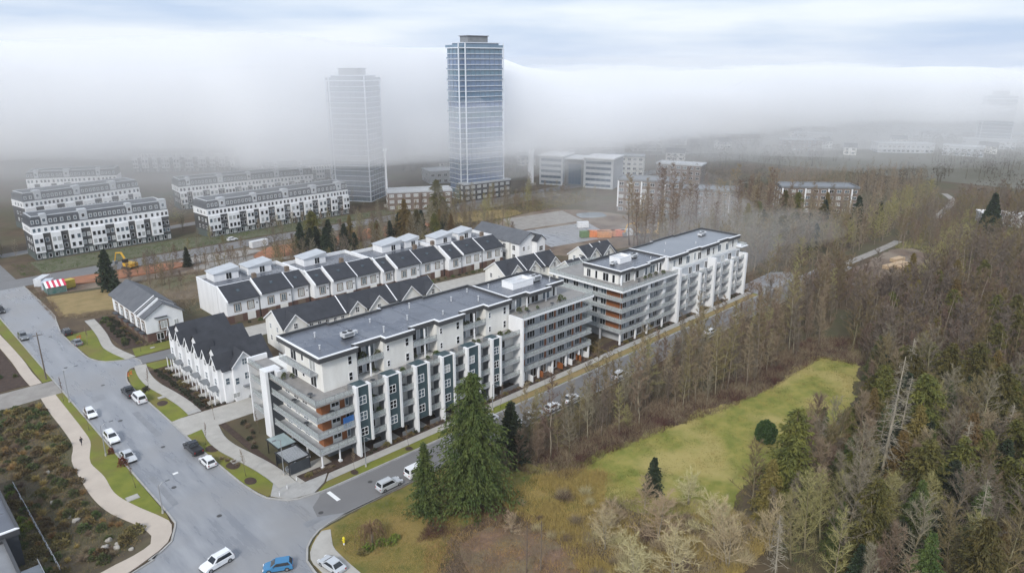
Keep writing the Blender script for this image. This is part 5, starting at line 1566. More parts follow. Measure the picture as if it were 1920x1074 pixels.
# street trees, small and bare
yt = [bare_tree('young_street_tree', 800 + i, 5.2, 1.3, 16, 48, 8, BARKD, TWIGB, rt=.008, t0=.4, tw=.016, twl=(.3, .7)) for i in range(2)]
for i, (x, y) in enumerate([(28.4, 168), (28.6, 150), (28.4, 122), (43.2, 160), (43, 128), (43.6, 112), (41.6, 200), (58, 99.5), (70, 99.5), (82, 99.5), (94, 99.5), (108, 99.5), (50, 186), (48.4, 137), (52.4, 125)]):
    one(yt[i % 2], x, y, 'thin young bare street tree in a grass verge', .8 + .25 * R.random(), i, 'young street trees', .12)
rt = [bush('red_leaved_shrub', 820 + i, .75, 1.9, 420, BUSHR, (.22, .09)) for i in range(1)]
one(rt[0], 29.0, 137.2, 'small russet tree on the verge between the white and silver parked cars', .8, 0, z=.12)
one(rt[0], 29.2, 131.2, 'larger russet tree on the verge beside the silver parked car', 1.1, 2, z=.12)

# shrubs of the beds
sb = [bush('bed_shrub', 830 + i, [.9, 1.1, .8, 1.2][i], [.9, .8, 1.3, 1.0][i], 260, [BUSHG, BUSHB, BUSHG, BUSHB][i], (.26, .11)) for i in range(4)]
lime = bush('lime_shrub', 840, 1.0, .9, 300, BUSHL, (.24, .1))
gr = bush('grass_tuft', 841, .7, .9, 200, STRAW, (.7, .03), twiggy=True)
hd = bush('low_hedge', 842, .8, .8, 320, mat('dark_hedge_foliage', (.028, .038, .018), .9, (.05, .055, .026), 1.4, obj_var=.2), (.2, .09))
dk = bush('bare_shrub', 843, .8, 1.0, 220, TWIGB, (.6, .02), twiggy=True)
tg = bush('tangled_shrub', 844, 1.5, 1.2, 420, TWIGB, (.9, .016), twiggy=True)
BEDW = [(9, 104), (16, 103.4), (24, 105.5), (24.4, 109), (22.4, 116), (21.4, 124), (21.6, 132), (22.2, 140), (24.2, 147), (24.3, 171), (13, 171), (12.5, 140)]
bsp = scatter(BEDW, 215, 1.05, 21)
spread(sb, [p for i, p in enumerate(bsp) if i % 5 in (0, 1, 3)], 'rounded green or brown shrub in the bed west of the winding path', 'shrubs west of the winding path', .6, 1.35)
spread([gr], [p for i, p in enumerate(bsp) if i % 5 == 2], 'tuft of dry grass in the bed west of the winding path', 'grass tufts west of the winding path', .6, 1.2)
spread([dk], [p for i, p in enumerate(bsp) if i % 5 == 4], 'leafless reddish shrub in the bed west of the winding path', 'leafless shrubs west of the winding path', .6, 1.3)
for i, (x, y) in enumerate(((12.0, 124.5), (12.2, 121.8), (12.6, 134), (13.4, 103.5), (14.8, 101.6))):
    one(lime, x, y, ['lime shrub beside the dark flat roof, upper of two', 'lime shrub beside the dark flat roof, lower of two', 'lime shrub at the left edge above the dark roof', 'lime shrub by the small balcony', 'lime shrub at the lower edge beside the small balcony'][i], 1.0 + .2 * (i % 2), i)
spread(sb, scatter([(3, 185), (24, 185), (24, 212), (3, 230)], 26, 2.2, 24), 'shrub in the brown bed beyond the west driveway', 'shrubs beyond the west driveway', .6, 1.1)
# gardens of the houses and the block
def row(protos, a, b, n, label, group, smin=.5, smax=.8, jit=.25):
    rnd = random.Random(n * 3 + int(a[0]))
    spread(protos, [(a[0] + (b[0] - a[0]) * (i + .5) / n + rnd.uniform(-jit, jit), a[1] + (b[1] - a[1]) * (i + .5) / n + rnd.uniform(-jit, jit)) for i in range(n)], label, group, smin, smax)
row([hd], (48.9, 144), (48.4, 171), 17, 'dark clipped shrub along the front gardens of the gabled street houses', 'hedge of the gabled street houses', .7, 1.1)
row([hd, sb[1]], (50.4, 144), (50.2, 171), 16, 'shrub in the front gardens under the porches of the gabled street houses', 'front garden shrubs', .6, .95)
row([hd], (49, 143), (62, 141.9), 12, 'dark shrub along the driveway side of the gabled street houses', 'driveway hedge', .55, .8)
row([hd, sb[0]], (49.2, 192), (50.4, 220), 16, 'dark shrub in the garden west of the white end house', 'end house shrubs', .8, 1.2, .8)
row([hd, sb[1]], (51.6, 191), (52.2, 219), 15, 'shrub close to the west wall of the white end house', 'end house wall shrubs', .7, 1.0, .3)
row([hd, dk], (52, 189.4), (64, 189.4), 9, 'shrub under the south wall of the white end house', 'end house lane shrubs', .6, .9)
row([hd, dk, sb[1]], (63, 103.4), (104, 103.4), 30, 'low shrub in the garden strip under the white fins', 'garden strip shrubs', .5, .85)
row([hd, dk, sb[1]], (106, 103.2), (203, 103.0), 46, 'low shrub in the garden strip of the far apartments', 'far garden strip shrubs', .5, 1.0)
row([dk, sb[1]], (51, 104.3), (56.8, 103.9), 8, 'low dark shrub in the corner planter', 'corner planter shrubs', .5, .8)
row([dk, hd], (49.2, 119), (52, 131), 9, 'dark shrub beside the glass roofed shelter', 'shelter bed shrubs', .6, 1.0, .8)
row([hd, sb[0]], (75, 187.6), (174, 179.4), 34, 'shrub before the brick fronts of the townhouse rows', 'townhouse row shrubs', .5, .9)
row([hd], (41.9, 160), (44, 163), 3, 'dark shrub patch on the grass island', 'grass island shrubs', .6, .8)
row([dk], (43, 121), (44.4, 116), 4, 'leafless shrub patch on the southern grass island', 'southern grass island shrubs', .7, .9)
row([sb[1], lime], (46.4, 79.6), (52.4, 79), 6, 'shrub under the weeping tree at the street corner', 'corner shrubs', .7, 1.1, .6)
row([hd, sb[1], dk], (106, 107.5), (127, 107.2), 14, 'shrub under the raised east wing', 'east wing shrubs', .8, 1.2, .6)
row([sb[3], sb[1], dk], (131, 104.5), (139, 112), 9, 'brown shrub in the passage between the two blocks', 'passage shrubs', .8, 1.3, .9)

ts_ = bush('straw_tangle', 845, 1.6, 1.5, 420, TWIGP, (1.1, .015), twiggy=True)
for i, (x, y) in enumerate(scatter([(64, 42), (96, 36), (96, 50), (86, 60), (80, 70), (72, 72), (66, 60)], 34, 1.9, 62)):
    one(ts_, x, y, 'straw-coloured tangled shrub in the dry grass at the lower edge', .5 + .28 * (i % 4), i, 'straw tangles in the dry grass')
spread(brd, scatter([(60, 256), (112, 246), (116, 270), (64, 271)], 16, 4, 46), 'small bare tree by the excavator before the condominium rows', 'bare trees by the excavator', .35, .6)
# brambles, thickets and long grass: uncountable
def thicket(name, poly, n, h, m, seed, w=.022, avoid=(), lean=.9, edge=None):
    rnd = random.Random(seed)
    mb = MB()
    xs, ys = [p[0] for p in poly], [p[1] for p in poly]
    k = 0
    while k < n:
        x, y = rnd.uniform(min(xs), max(xs)), rnd.uniform(min(ys), max(ys))
        if not inside((x, y), poly) or any(inside((x, y), a) for a in avoid):
            continue
        d = .5 + .9 * noise.noise(Vector((x / 5, y / 5, seed)))
        if rnd.random() > .12 + 1.1 * d:
            k += .25
            continue
        hh = h * rnd.uniform(.4, 1.1) * (.55 + .6 * max(0, d))
        for _ in range(3):
            p = Vector((x + rnd.uniform(-.4, .4), y + rnd.uniform(-.4, .4), 0))
            blade(mb, p, (Vector((0, 0, 1)) + rdir(rnd) * lean).normalized(), hh, w * rnd.uniform(.7, 1.4), rnd)
        k += 1
    o = link(name, mb.mesh(name, m))
    o['kind'] = 'stuff'
    return o
mp_ = smooth_poly(MEADOW_POLY, 3)
BELT = [(78, 82), (92, 79.5), (112, 77), (128, 74), (146, 72), (160, 72.5), (180, 71), (190, 62), (178, 52), (171, 55.5), (169, 63.2), (145, 63.6), (127, 65.6), (112, 69.2), (95, 71.8), (83, 71)]
thicket('bramble_thicket', BELT, 9000, 1.9, TWIGR, 1, .022)
thicket('bramble_thicket', BELT, 6000, 2.3, TWIGB, 11, .02)
thicket('bramble_thicket', STAND, 11000, 1.6, TWIGB, 2, .02)
thicket('undergrowth', WOOD_R, 24000, 2.2, TWIGG, 3, .022)
thicket('undergrowth', WOOD_R, 9000, 1.6, BUSHG, 23, .03)
thicket('undergrowth', [(206, 100.6), (330, 100.6), (330, 170), (262, 170), (206, 140)], 9000, 2.2, TWIGB, 4, .04)
thicket('undergrowth', [(258, 60), (420, 60), (430, 92), (300, 90), (300, 76), (258, 72)], 9000, 2.4, TWIGG, 24, .05)
thicket('dry_long_grass', [(82, 62), (90, 68), (88, 72), (79, 77), (70, 74), (70, 62), (66, 52), (70, 38), (95, 38), (96, 48), (86, 52)], 21000, 1.1, STRAW, 5, .034, lean=.5)
thicket('bramble_thicket', [(70, 40), (96, 38), (96, 50), (84, 62), (72, 60)], 5000, 1.6, TWIGB, 31, .022)
for i, (x, y) in enumerate(scatter([(68, 42), (94, 40), (94, 48), (86, 56), (82, 68), (70, 72), (66, 60)], 20, 2.4, 61)):
    one(tg, x, y, 'leafless tangled shrub in the dry grass left of the wood', .6 + .3 * (i % 4), i, 'tangled shrubs in the dry grass')
thicket('bramble_thicket', [(54, 76), (68, 70), (74, 74), (70, 79), (58, 78.5)], 3500, 1.0, TWIGR, 6, .016)
thicket('dry_long_grass', [(46, 46), (68, 44), (74, 60), (70, 74), (56, 76), (46, 64)], 9000, .7, STRAW, 27, .026, lean=.9)
thicket('bramble_thicket', [(50, 46), (68, 44), (74, 60), (70, 73), (58, 75), (50, 62)], 7000, 1.0, TWIGB, 28, .022)
thicket('dry_long_grass', [(46, 66), (58, 72), (62, 76), (58, 86), (48, 88.5), (44.8, 82)], 9000, .4, STRAW, 7, .02, lean=.7)
thicket('rough_grass_tufts', [(43, 66), (58, 70), (64, 76), (60, 89), (48, 89), (41, 82)], 7000, .3, LAWN, 37, .03, lean=.8)
thicket('rough_grass_tufts', [(78, 60), (88, 50), (92, 52), (90, 62), (92, 72), (84, 78), (78, 76)], 5000, .5, mat('meadow_blades', (.125, .135, .025), .95, (.32, .25, .08), .25, lo=.4, hi=.6), 38, .035, lean=.8)
thicket('meadow_grass', mp_, 16000, .4, mat('meadow_blades', (.125, .135, .025), .95, (.32, .25, .08), .25, lo=.4, hi=.6), 8, .03, lean=.8)
thicket('scrub', [(64, 206), (124, 206), (200, 200), (200, 248), (150, 250), (66, 252)], 9000, 1.5, TWIGB, 25, .035)
thicket('scrub', [(200, 238), (300, 240), (300, 272), (200, 271)], 5000, 1.6, TWIGG, 26, .045)
thicket('scrub', [(44, 284.5), (200, 284.5), (200, 296), (100, 303), (44, 305)], 4000, 1.0, BUSHG, 29, .045)
thicket('ground_cover', BEDW, 4500, .55, BUSHG, 81, .035)
thicket('ground_cover', BEDW, 3500, .6, STRAW, 82, .02)
thicket('ground_cover', BEDW, 3000, .6, BUSHB, 83, .03)
thicket('roadside_brush', [(40.6, 228), (43, 228), (46, 268), (42, 270)], 1500, 1.0, TWIGB, 9, .03)
thicket('roadside_brush', [(43.5, 226), (55, 222), (56, 226), (44, 231)], 1300, .8, TWIGB, 10, .03)

# far woods: one mass of crowns fading into the haze
fw_ = random.Random(91)
mb = MB()
for k in range(2600):
    f, a = fw_.uniform(400, 1000), fw_.uniform(-.28, .66)
    X, Y = f * math.cos(rad(45.6) - a), f * math.sin(rad(45.6) - a)
    if noise.noise(Vector((X / 70, Y / 70, 1))) < -.05 or math.hypot(X - 259, Y - 292) < 40 or math.hypot(X - 209, Y - 332) < 40 or math.hypot(X - 325, Y - 280) < 40:
        continue
    if any((X - p[0] - 12) ** 2 + (Y - p[1]) ** 2 < 20 ** 2 for p in spots) or (X < 330 and Y < 300) or (95 < Y < 125 and X < 520):
        continue
    h = fw_.uniform(6, 14)
    mb.tube([(X, Y, 0), (X, Y, h * .6)], [.25, .1], 3, cap=False)
    for j in range(90):
        d = rdir(fw_, -.3, 1)
        p = Vector((X, Y, h * .55)) + Vector((d.x * h * .28, d.y * h * .28, d.z * h * .42))
        leaf(mb, p, (d + rdir(fw_)).normalized(), fw_.uniform(.5, 1.0), fw_.uniform(.12, .26), fw_)
far = link('far_woods', mb.mesh('far_woods', mat('far_wood_crowns', (.075, .066, .048), .95, (.11, .095, .07), .03)))
far['kind'] = 'stuff'
for o in lod_a + lod_b:
    for ch in KIDS[o.name]:
        bpy.data.objects.remove(ch)
    bpy.data.objects.remove(o)
for o in list(col.objects):
    if 'placed' in o:
        del o['placed']
    elif False:
        pass
# ================================================================ vehicles
CARS = {  # half length, belt, height, cabin base rear/front, roof rear/front, half width
    'suv': (2.35, 1.02, 1.70, -2.22, 1.02, -1.95, .30, .93),
    'sedan': (2.35, .92, 1.44, -1.80, 1.10, -1.05, .30, .91),
    'hatch': (2.10, .95, 1.50, -2.00, 1.05, -1.60, .30, .88),
    'van': (2.5, 1.12, 1.95, -2.42, 1.55, -2.3, .95, .96),
    'pickup': (2.8, 1.10, 1.85, -.75, 1.35, -.55, .60, .98),
}
TAIL = mat('tail_lamp', (.30, .02, .02), .3)
HEAD = mat('head_lamp', (.75, .76, .76), .15)
RIM = mat('wheel_rim', (.35, .36, .37), .35, metal=.7)
CARGL = mat('car_glass', (.015, .018, .022), .06, spec=.7)
TYRE_ME = MB().tube([(0, -.11, 0), (0, .11, 0)], [.34, .34], 14).mesh('tyre', RUBBER)
RIM_ME = MB().tube([(0, -.118, 0), (0, .118, 0)], [.21, .21], 10).mesh('rim', RIM)
def car(kind, paint, x, y, heading, label, rough=.22):
    L, bz, H, c0, c1, r0, r1, W = CARS[kind]
    m = mat('car_paint_' + '_'.join(f'{int(v * 100)}' for v in paint), paint, rough, spec=.6)
    t = thing('parked_car' if kind != 'pickup' else 'pickup_truck', label, 'pickup' if kind == 'pickup' else 'car', (x, y, .035), heading, 'cars along the streets')
    prof = [(-L + .05, .28), (-L, .55), (-L + .05, bz - .12), (-L + .22, bz), (c1 - .05, bz), (L - .35, bz - .16), (L - .06, bz - .36), (L, .5), (L - .06, .28)]
    mb = MB()
    sl = [(-W, .93), (-W + .09, 1), (W - .09, 1), (W, .93)]
    idx = []
    for yy, k in sl:
        s = len(mb.v)
        mb.v += [(px * (1 - (1 - k) * .35), yy, .62 + (pz - .62) * k) for px, pz in prof]
        idx.append(s)
    n = len(prof)
    for a, b in zip(idx, idx[1:]):
        for i in range(n):
            j = (i + 1) % n
            mb.f.append((a + i, b + i, b + j, a + j)); mb.m.append(0)
    mb.f.append(tuple(idx[0] + i for i in range(n))); mb.f.append(tuple(idx[-1] + n - 1 - i for i in range(n))); mb.m += [0, 0]
    body = link('body', mb.mesh('body', m), t)
    wb, wt_ = W - .05, W - .22
    base = [(c0, -wb, bz), (c1, -wb, bz), (c1, wb, bz), (c0, wb, bz)]
    top = [(r0, -wt_, H - .05), (r1, -wt_, H - .05), (r1, wt_, H - .05), (r0, wt_, H - .05)]
    cb = MB()
    for i in range(4):
        j = (i + 1) % 4
        cb.quad(base[i], base[j], top[j], top[i])
    cb.quad(*top)
    link('cabin', cb.mesh('cabin', m), t)
    link('roof', MB().box(r0 - .02, -wt_ - .01, H - .05, r1 + .03, wt_ + .01, H).mesh('roof', m), t)
    def pane(nm, q):
        q = [Vector(p) for p in q]
        c = sum(q, Vector()) / 4
        nn = (q[1] - q[0]).cross(q[3] - q[0]).normalized() * .012
        link(nm, MB().quad(*[c + (p - c) * .84 + nn for p in q]).mesh(nm, CARGL), t)
    pane('windscreen', [base[1], base[2], top[2], top[1]])
    pane('rear_window', [base[3], base[0], top[0], top[3]])
    pane('side_window', [base[0], base[1], top[1], top[0]])
    pane('side_window', [base[2], base[3], top[3], top[2]])
    for sx in (-1, 1):
        for sy in (-1, 1):
            w = link('wheel', TYRE_ME, t, (sx * (L - .85), sy * (W - .08), .34))
            link('rim', RIM_ME, w)
        link('headlight', MB().box(L - .12, sx * .62 - .18, bz - .42, L + .012, sx * .62 + .18, bz - .28).mesh('headlight', HEAD), t)
        link('taillight', MB().box(-L - .012, sx * (W - .24) - .1, bz - .4, -L + .1, sx * (W - .24) + .1, bz - .12).mesh('taillight', TAIL), t)
        link('wing_mirror', MB().box(c1 - .45, sx * (W + .09) - .08, bz, c1 - .3, sx * (W + .09) + .08, bz + .14).mesh('wing_mirror', m), t)
    link('bumper', MB().box(L - .1, -W + .12, .3, L + .03, W - .12, .48).mesh('bumper', BLACK), t)
    link('contact_shade_box', MB().box(-L + .25, -W + .1, .1, L - .25, W - .1, .3).mesh('contact_shade_box', BLACK), t)  # black box added to darken the ground contact like a shadow under the car
    if kind == 'pickup':
        link('bed_cover', MB().box(-L + .12, -W + .14, bz, c0 - .05, W - .14, bz + .04).mesh('bed_cover', BLACK), t)
    if kind == 'suv':
        for sy in (-1, 1):
            link('roof_rail', MB().box(r0 + .1, sy * (wt_ - .1) - .02, H + .005, r1 - .1, sy * (wt_ - .1) + .02, H + .06).mesh('roof_rail', RAILM), t)
    return t
WHT, SIL, GRY, BLK, BLU = (.80, .81, .82), (.52, .54, .56), (.18, .19, .20), (.02, .021, .023), (.05, .20, .38)
up_, dn = math.pi / 2, -math.pi / 2
car('suv', WHT, 30.2, 92.4, rad(188), 'white car crossing the junction at the lower edge')
car('hatch', BLU, 36.2, 85.4, rad(150), 'blue car at the lower edge of the junction')
car('sedan', SIL, 41.9, 80.2, up_ + .12, 'silver sedan by the corner pad at the lower edge')
car('suv', SIL, 59.9, 91.5, 0, 'silver wagon at the south kerb of the side street, nearest the junction')
car('van', WHT, 66.0, 91.4, 0, 'white van behind the silver wagon, partly hidden by firs')
car('pickup', BLK, 40.5, 127.6, up_, 'black pickup at the east kerb before the white hatchback')
car('hatch', WHT, 40.5, 120.9, up_, 'white hatchback behind the black pickup')
car('pickup', BLK, 39.8, 161.8, up_, 'dark pickup beside the grass island, ahead of the white van')
car('van', WHT, 40.3, 157.0, up_, 'white van beside the grass island')
car('hatch', WHT, 30.7, 156.6, dn, 'white hatchback at the west kerb, uppermost of three')
car('suv', WHT, 30.7, 142.6, dn, 'white car at the west kerb above the russet trees')
car('sedan', SIL, 30.7, 133.0, dn, 'silver sedan at the west kerb beside the russet trees')
car('suv', BLK, 39.9, 213.0, up_, 'dark car at the east kerb, upper of two')
car('sedan', GRY, 39.9, 203.0, up_, 'dark grey car at the east kerb, lower of two')
car('suv', GRY, 30.8, 217.5, dn, 'grey car at the west kerb near the wooden pole')
car('suv', BLK, 30.9, 247, dn, 'dark car at the west kerb at the left edge')
car('sedan', WHT, 107.4, 91.3, 0, 'white sedan on the side street seen through alders, right of a close pair')
car('hatch', WHT, 101.6, 91.3, 0, 'white hatchback on the side street seen through alders, left of a close pair')
car('suv', WHT, 124.8, 91.3, 0, 'white car on the side street among alders, before the passage between blocks')
car('sedan', SIL, 88.0, 96.9, math.pi, 'silver car at the north kerb of the side street behind the dark fir')
car('hatch', WHT, 90.6, 91.3, 0, 'white car right behind the dark fir')
car('suv', SIL, 96.4, 91.3, 0, 'silver car left of the close white pair on the side street')
car('hatch', WHT, 165.0, 91.3, 0, 'white car far along the side street among alders')
car('suv', SIL, 180.0, 91.3, 0, 'silver car farthest along the side street')
car('sedan', SIL, 68.5, 153, up_, 'silver car in the courtyard behind the gabled street houses')
car('hatch', WHT, 70.0, 147, up_, 'white car in the courtyard behind the corner block')
car('hatch', GRY, 128, 176.5, 0, 'grey car in the lane before the third townhouse row')
car('hatch', WHT, 118, 285.8, 0, 'white van-like car before the long condominium row')

# ================================================================ street furniture
def pole(x, y, h, label, arm=2.2, az=0):
    t = thing('street_lamp', label, 'street lamp', (x, y, .12), az, 'street lamps')
    link('post', MB().tube([(0, 0, 0), (0, 0, h)], [.10, .06], 8).mesh('post', METAL), t)
    link('arm', MB().tube([(0, 0, h - .2), (arm * .5, 0, h + .25), (arm, 0, h + .3)], [.05, .04, .035], 6).mesh('arm', METAL), t)
    link('lamp_head', MB().box(arm - .1, -.14, h + .22, arm + .6, .14, h + .36).mesh('lamp_head', GREY), t)
    link('base', MB().cyl(0, 0, 0, .5, .2, 8, .16).mesh('base', CONC), t)
def upole(x, y, h, label, arms=1):
    t = thing('utility_pole', label, 'utility pole', (x, y, .1), 0, 'wooden utility poles')
    link('post', MB().tube([(0, 0, 0), (0, 0, h)], [.17, .11], 8).mesh('post', PLANK), t)
    for i in range(arms):
        link('crossarm', MB().box(-1.0, -.06, h - .7 - i * 1.1, 1.0, .06, h - .56 - i * 1.1).mesh('crossarm', PLANK), t)
        for s in (-.8, 0, .8):
            link('insulator', MB().cyl(s, 0, h - .55 - i * 1.1, h - .35 - i * 1.1, .05, 6).mesh('insulator', GREYW), t)
    link('lamp_bracket', MB().tube([(0, 0, h * .72), (1.6, 0, h * .76)], [.04, .03], 5).mesh('lamp_bracket', METAL), t)
upole(28.6, 183.6, 11.5, 'tall wooden pole beside the west driveway')
pole(29.2, 166.5, 7.5, 'thin lamp post on the west verge near the driveway', 2.2, 0)
pole(28.0, 137.0, 6.2, 'dark lamp post on the west verge near the russet trees', 1.6, 0)
pole(48.6, 107.6, 7.0, 'pale lamp post on the corner pavement by the pergola', .9, math.pi)
pole(60.6, 99.8, 6.0, 'lamp post on the side street verge by the white fins', 1.4, dn)
pole(92.0, 99.8, 6.0, 'lamp post on the side street verge, second along', 1.4, dn)
pole(29.1, 111.0, 5.2, 'slim lamp post on the tip of the west verge', 1.2, 0)
pole(56.0, 189.0, 5.0, 'lamp post on the lane verge by the end house', 1.0, dn)
pole(210, 97.4, 7.0, 'lamp post at the far end of the side street', 1.8, dn)
def slab_box(x, y, label, w=1.5, d=1.1, h=.1):
    t = thing('utility_vault', label, 'utility lid', (x, y, .125))
    link('lid', MB().box(-w/2, -d/2, 0, w/2, d/2, h).mesh('lid', CONC), t)
    link('rim', ring([(-w/2 - .12, -d/2 - .12), (w/2 + .12, -d/2 - .12), (w/2 + .12, d/2 + .12), (-w/2 - .12, d/2 + .12)], [(-w/2 - .01, -d/2 - .01), (w/2 + .01, -d/2 - .01), (w/2 + .01, d/2 + .01), (-w/2 - .01, d/2 + .01)], 0, h * .7).mesh('rim', CONC2), t)
    for s in (-1, 1):
        link('lifting_eye', MB().box(s * .4 - .05, -.05, h, s * .4 + .05, .05, h + .03).mesh('lifting_eye', METAL), t)
slab_box(27.0, 119.0, 'pale concrete lid set in the west verge', 1.7, 1.3)
slab_box(44.6, 118.2, 'pale concrete lid on the southern grass island', 1.6, 1.2)
slab_box(44.2, 155.0, 'grey lid on the grass island', 1.2, .9)
slab_box(53.0, 186.5, 'small lid on the lane verge', .8, .6)
hyd = Bld('fire_hydrant', 'yellow hydrant on a white post beside the street corner', 'hydrant', (45.9, 83.4))
hyd.part('barrel', MB().cyl(45.9, 83.4, .5, 1.25, .17, 8), mat('hydrant_yellow', (.75, .62, .03), .5))
hyd.part('bonnet', MB().tube([(45.9, 83.4, 1.25), (45.9, 83.4, 1.4), (45.9, 83.4, 1.55)], [.21, .17, .05], 8), mat('hydrant_yellow', (0, 0, 0)))
hyd.part('outlet', MB().tube([(45.62, 83.4, 1.0), (46.18, 83.4, 1.0)], [.08, .08], 6), mat('hydrant_yellow', (0, 0, 0)))
hyd.part('post', MB().cyl(45.9, 83.4, .07, .5, .13, 8), TRIM)
for i, (x, y, lab) in enumerate(((45.0, 102.2, 'white marker post at the corner kerb, nearest the grass'), (46.9, 103.2, 'white marker post in the middle of the corner pavement'), (49.3, 104.4, 'white marker post beside the corner planter'))):
    t = thing('bollard', lab, 'bollard', (x, y, .14), 0, 'white marker posts')
    link('post', MB().cyl(0, 0, 0, .95, .07, 8).mesh('post', TRIM), t)
    link('cap', MB().tube([(0, 0, .95), (0, 0, 1.03)], [.085, .05], 8).mesh('cap', GREY), t)
    link('band', MB().cyl(0, 0, .7, .8, .074, 8).mesh('band', METAL), t)
ORG = mat('barrier_orange', (.85, .20, .04), .6)
for i, (x, y, lab) in enumerate(((43.2, 172.4, 'orange barrier at the upper tip of the grass island'), (41.2, 206.6, 'orange barrier at the upper end of the northern grass island'))):
    t = thing('traffic_barrier', lab, 'barrier', (x, y, .12), .6)
    for s in (-.5, .5):
        link('leg', MB().box(s - .04, -.3, 0, s + .04, .3, .06).box(s - .04, -.04, .06, s + .04, .04, .9).mesh('leg', ORG), t)
    for z in (.35, .68):
        link('board', MB().box(-.75, -.06, z, .75, -.041, z + .2).mesh('board', ORG), t)
# furniture under the pergola
for i, (x, y) in enumerate(((50.3, 108.0), (51.6, 109.6), (52.2, 107.6))):
    t = thing('patio_sofa', ['grey patio sofa under the pergola, nearest the pavement', 'grey patio sofa under the pergola, middle one', 'grey patio sofa under the pergola, nearest the block'][i], 'sofa', (x, y, .145), i * 1.2)
    link('seat', MB().box(-.8, -.4, .12, .8, .4, .45).mesh('seat', GREYW), t)
    link('backrest', MB().box(-.8, .41, .12, .8, .58, .85).mesh('backrest', GREY), t)
    for s in (-1, 1):
        link('armrest', MB().box(s * .9 - .09, -.4, .12, s * .9 + .09, .58, .65).mesh('armrest', GREY), t)
        link('leg', MB().box(s * .7 - .04, -.35, 0, s * .7 + .04, .35, .12).mesh('leg', BLACK), t)
# balcony plants and furniture
pr_ = random.Random(8)
pb = bush('balcony_plant', 900, .42, .7, 120, BUSHG, (.2, .09))
pot = link('pot', MB().tube([(0, 0, 0), (0, 0, .42)], [.2, .27], 8).mesh('pot', GREY), pb)
for ch in KIDS[pb.name]:
    ch.location.z = .4
KIDS[pb.name].append(pot)
for i, (x, y, z) in enumerate([(66.4, 108.9, 16.1), (67.6, 109.6, 16.1), (69.6, 109.2, 12.9), (70.3, 108.8, 16.1), (79.4, 109, 12.9), (80.6, 106.6, 12.9), (82.6, 106.4, 12.9), (83.6, 106.8, 12.9), (92.4, 109.0, 16.1), (93.6, 109.2, 16.1), (96.6, 109, 16.1), (92.8, 106.4, 12.9), (94.0, 106.2, 12.9), (99.6, 105.4, 12.9), (101.2, 105.2, 12.9), (102.4, 105.6, 12.9), (56.2, 119.6, 12.9), (55.4, 118.4, 12.9), (56.8, 117.6, 12.9), (107.2, 107.2, 16.1), (109.2, 106.8, 16.1), (112.2, 106.2, 16.1), (119.6, 106.2, 16.1), (120.6, 106.6, 16.1), (121.4, 106.0, 16.1), (73.2, 104.8, 12.9), (66.2, 105.0, 9.7), (67.4, 104.9, 6.5), (153, 105.4, 14.8), (155, 105.2, 14.8), (158, 105.4, 14.8), (160.4, 104.6, 14.8)]):
    one(pb, x, y, 'potted plant on a balcony or terrace of the apartment blocks', pr_.uniform(.8, 1.5), i, 'potted balcony plants', z + .005)
def patio_set(x, y, z, label, rz=0):
    t = thing('patio_table_set', label, 'patio table', (x, y, z + .005), rz, 'tables on balconies')
    link('table_top', MB().cyl(0, 0, .68, .72, .5, 10).mesh('table_top', DARK), t)
    link('leg', MB().cyl(0, 0, 0, .68, .05, 6).mesh('leg', BLACK), t)
    link('foot', MB().cyl(0, 0, 0, .04, .28, 8).mesh('foot', BLACK), t)
for i, (x, y, z) in enumerate([(69, 108.9, 16.1), (81.4, 109.2, 16.1), (95, 108.8, 16.1), (66.6, 105.2, 12.9), (73.6, 106, 12.9), (86.5, 106, 12.9), (100.6, 106.4, 12.9), (108.6, 105.6, 16.1), (116.5, 105.6, 16.1), (66.6, 104.9, 9.7), (80, 104.9, 6.5), (73.4, 104.9, 9.7), (86.6, 104.9, 9.7), (55, 114, 9.7), (55, 110, 6.5), (55.2, 108, 12.9), (150, 105.2, 14.8), (57.6, 105, 9.7)]):
    patio_set(x, y, z, 'dark round table on a balcony or terrace of the apartment blocks', i)

# construction plant and site clutter beyond the houses
YEL = mat('machine_yellow', (.62, .36, .03), .5)
def excavator(x, y, rz, label, s=1.0):
    t = thing('excavator', label, 'excavator', (x, y, .05), rz, 'site machines')
    t.scale = (s,) * 3
    for sy in (-1, 1):
        link('track', MB().extrude([(-1.7, .15), (-1.5, 0), (1.5, 0), (1.7, .15), (1.7, .6), (1.5, .8), (-1.5, .8), (-1.7, .6)], 'y', sy * 1.1 - .25, sy * 1.1 + .25).mesh('track', BLACK), t)
    link('house', MB().box(-1.9, -1.2, .95, 1.2, 1.2, 1.9).mesh('house', YEL), t)
    link('cab', MB().box(.1, .1, 1.91, 1.3, 1.15, 2.9).mesh('cab', CARGL), t)
    link('boom', MB().tube([(1.1, -.3, 1.4), (3.2, -.3, 4.2), (5.4, -.3, 3.9)], [.28, .26, .2], 4).mesh('boom', YEL), t)
    link('stick', MB().tube([(5.4, -.3, 3.9), (6.3, -.3, 1.5)], [.2, .15], 4).mesh('stick', YEL), t)
    link('bucket', MB().box(5.8, -.75, .6, 6.8, .15, 1.5).mesh('bucket', GREY), t)
excavator(73.5, 283.5 - 14, rad(110), 'yellow excavator with raised boom before the nearest condominium row', 1.3)
excavator(246, 172, rad(160), 'yellow excavator at the building site beyond the blocks', 1.4)
excavator(251, 168.5, rad(30), 'yellow excavator right of the orange containers on the building site', 1.2)
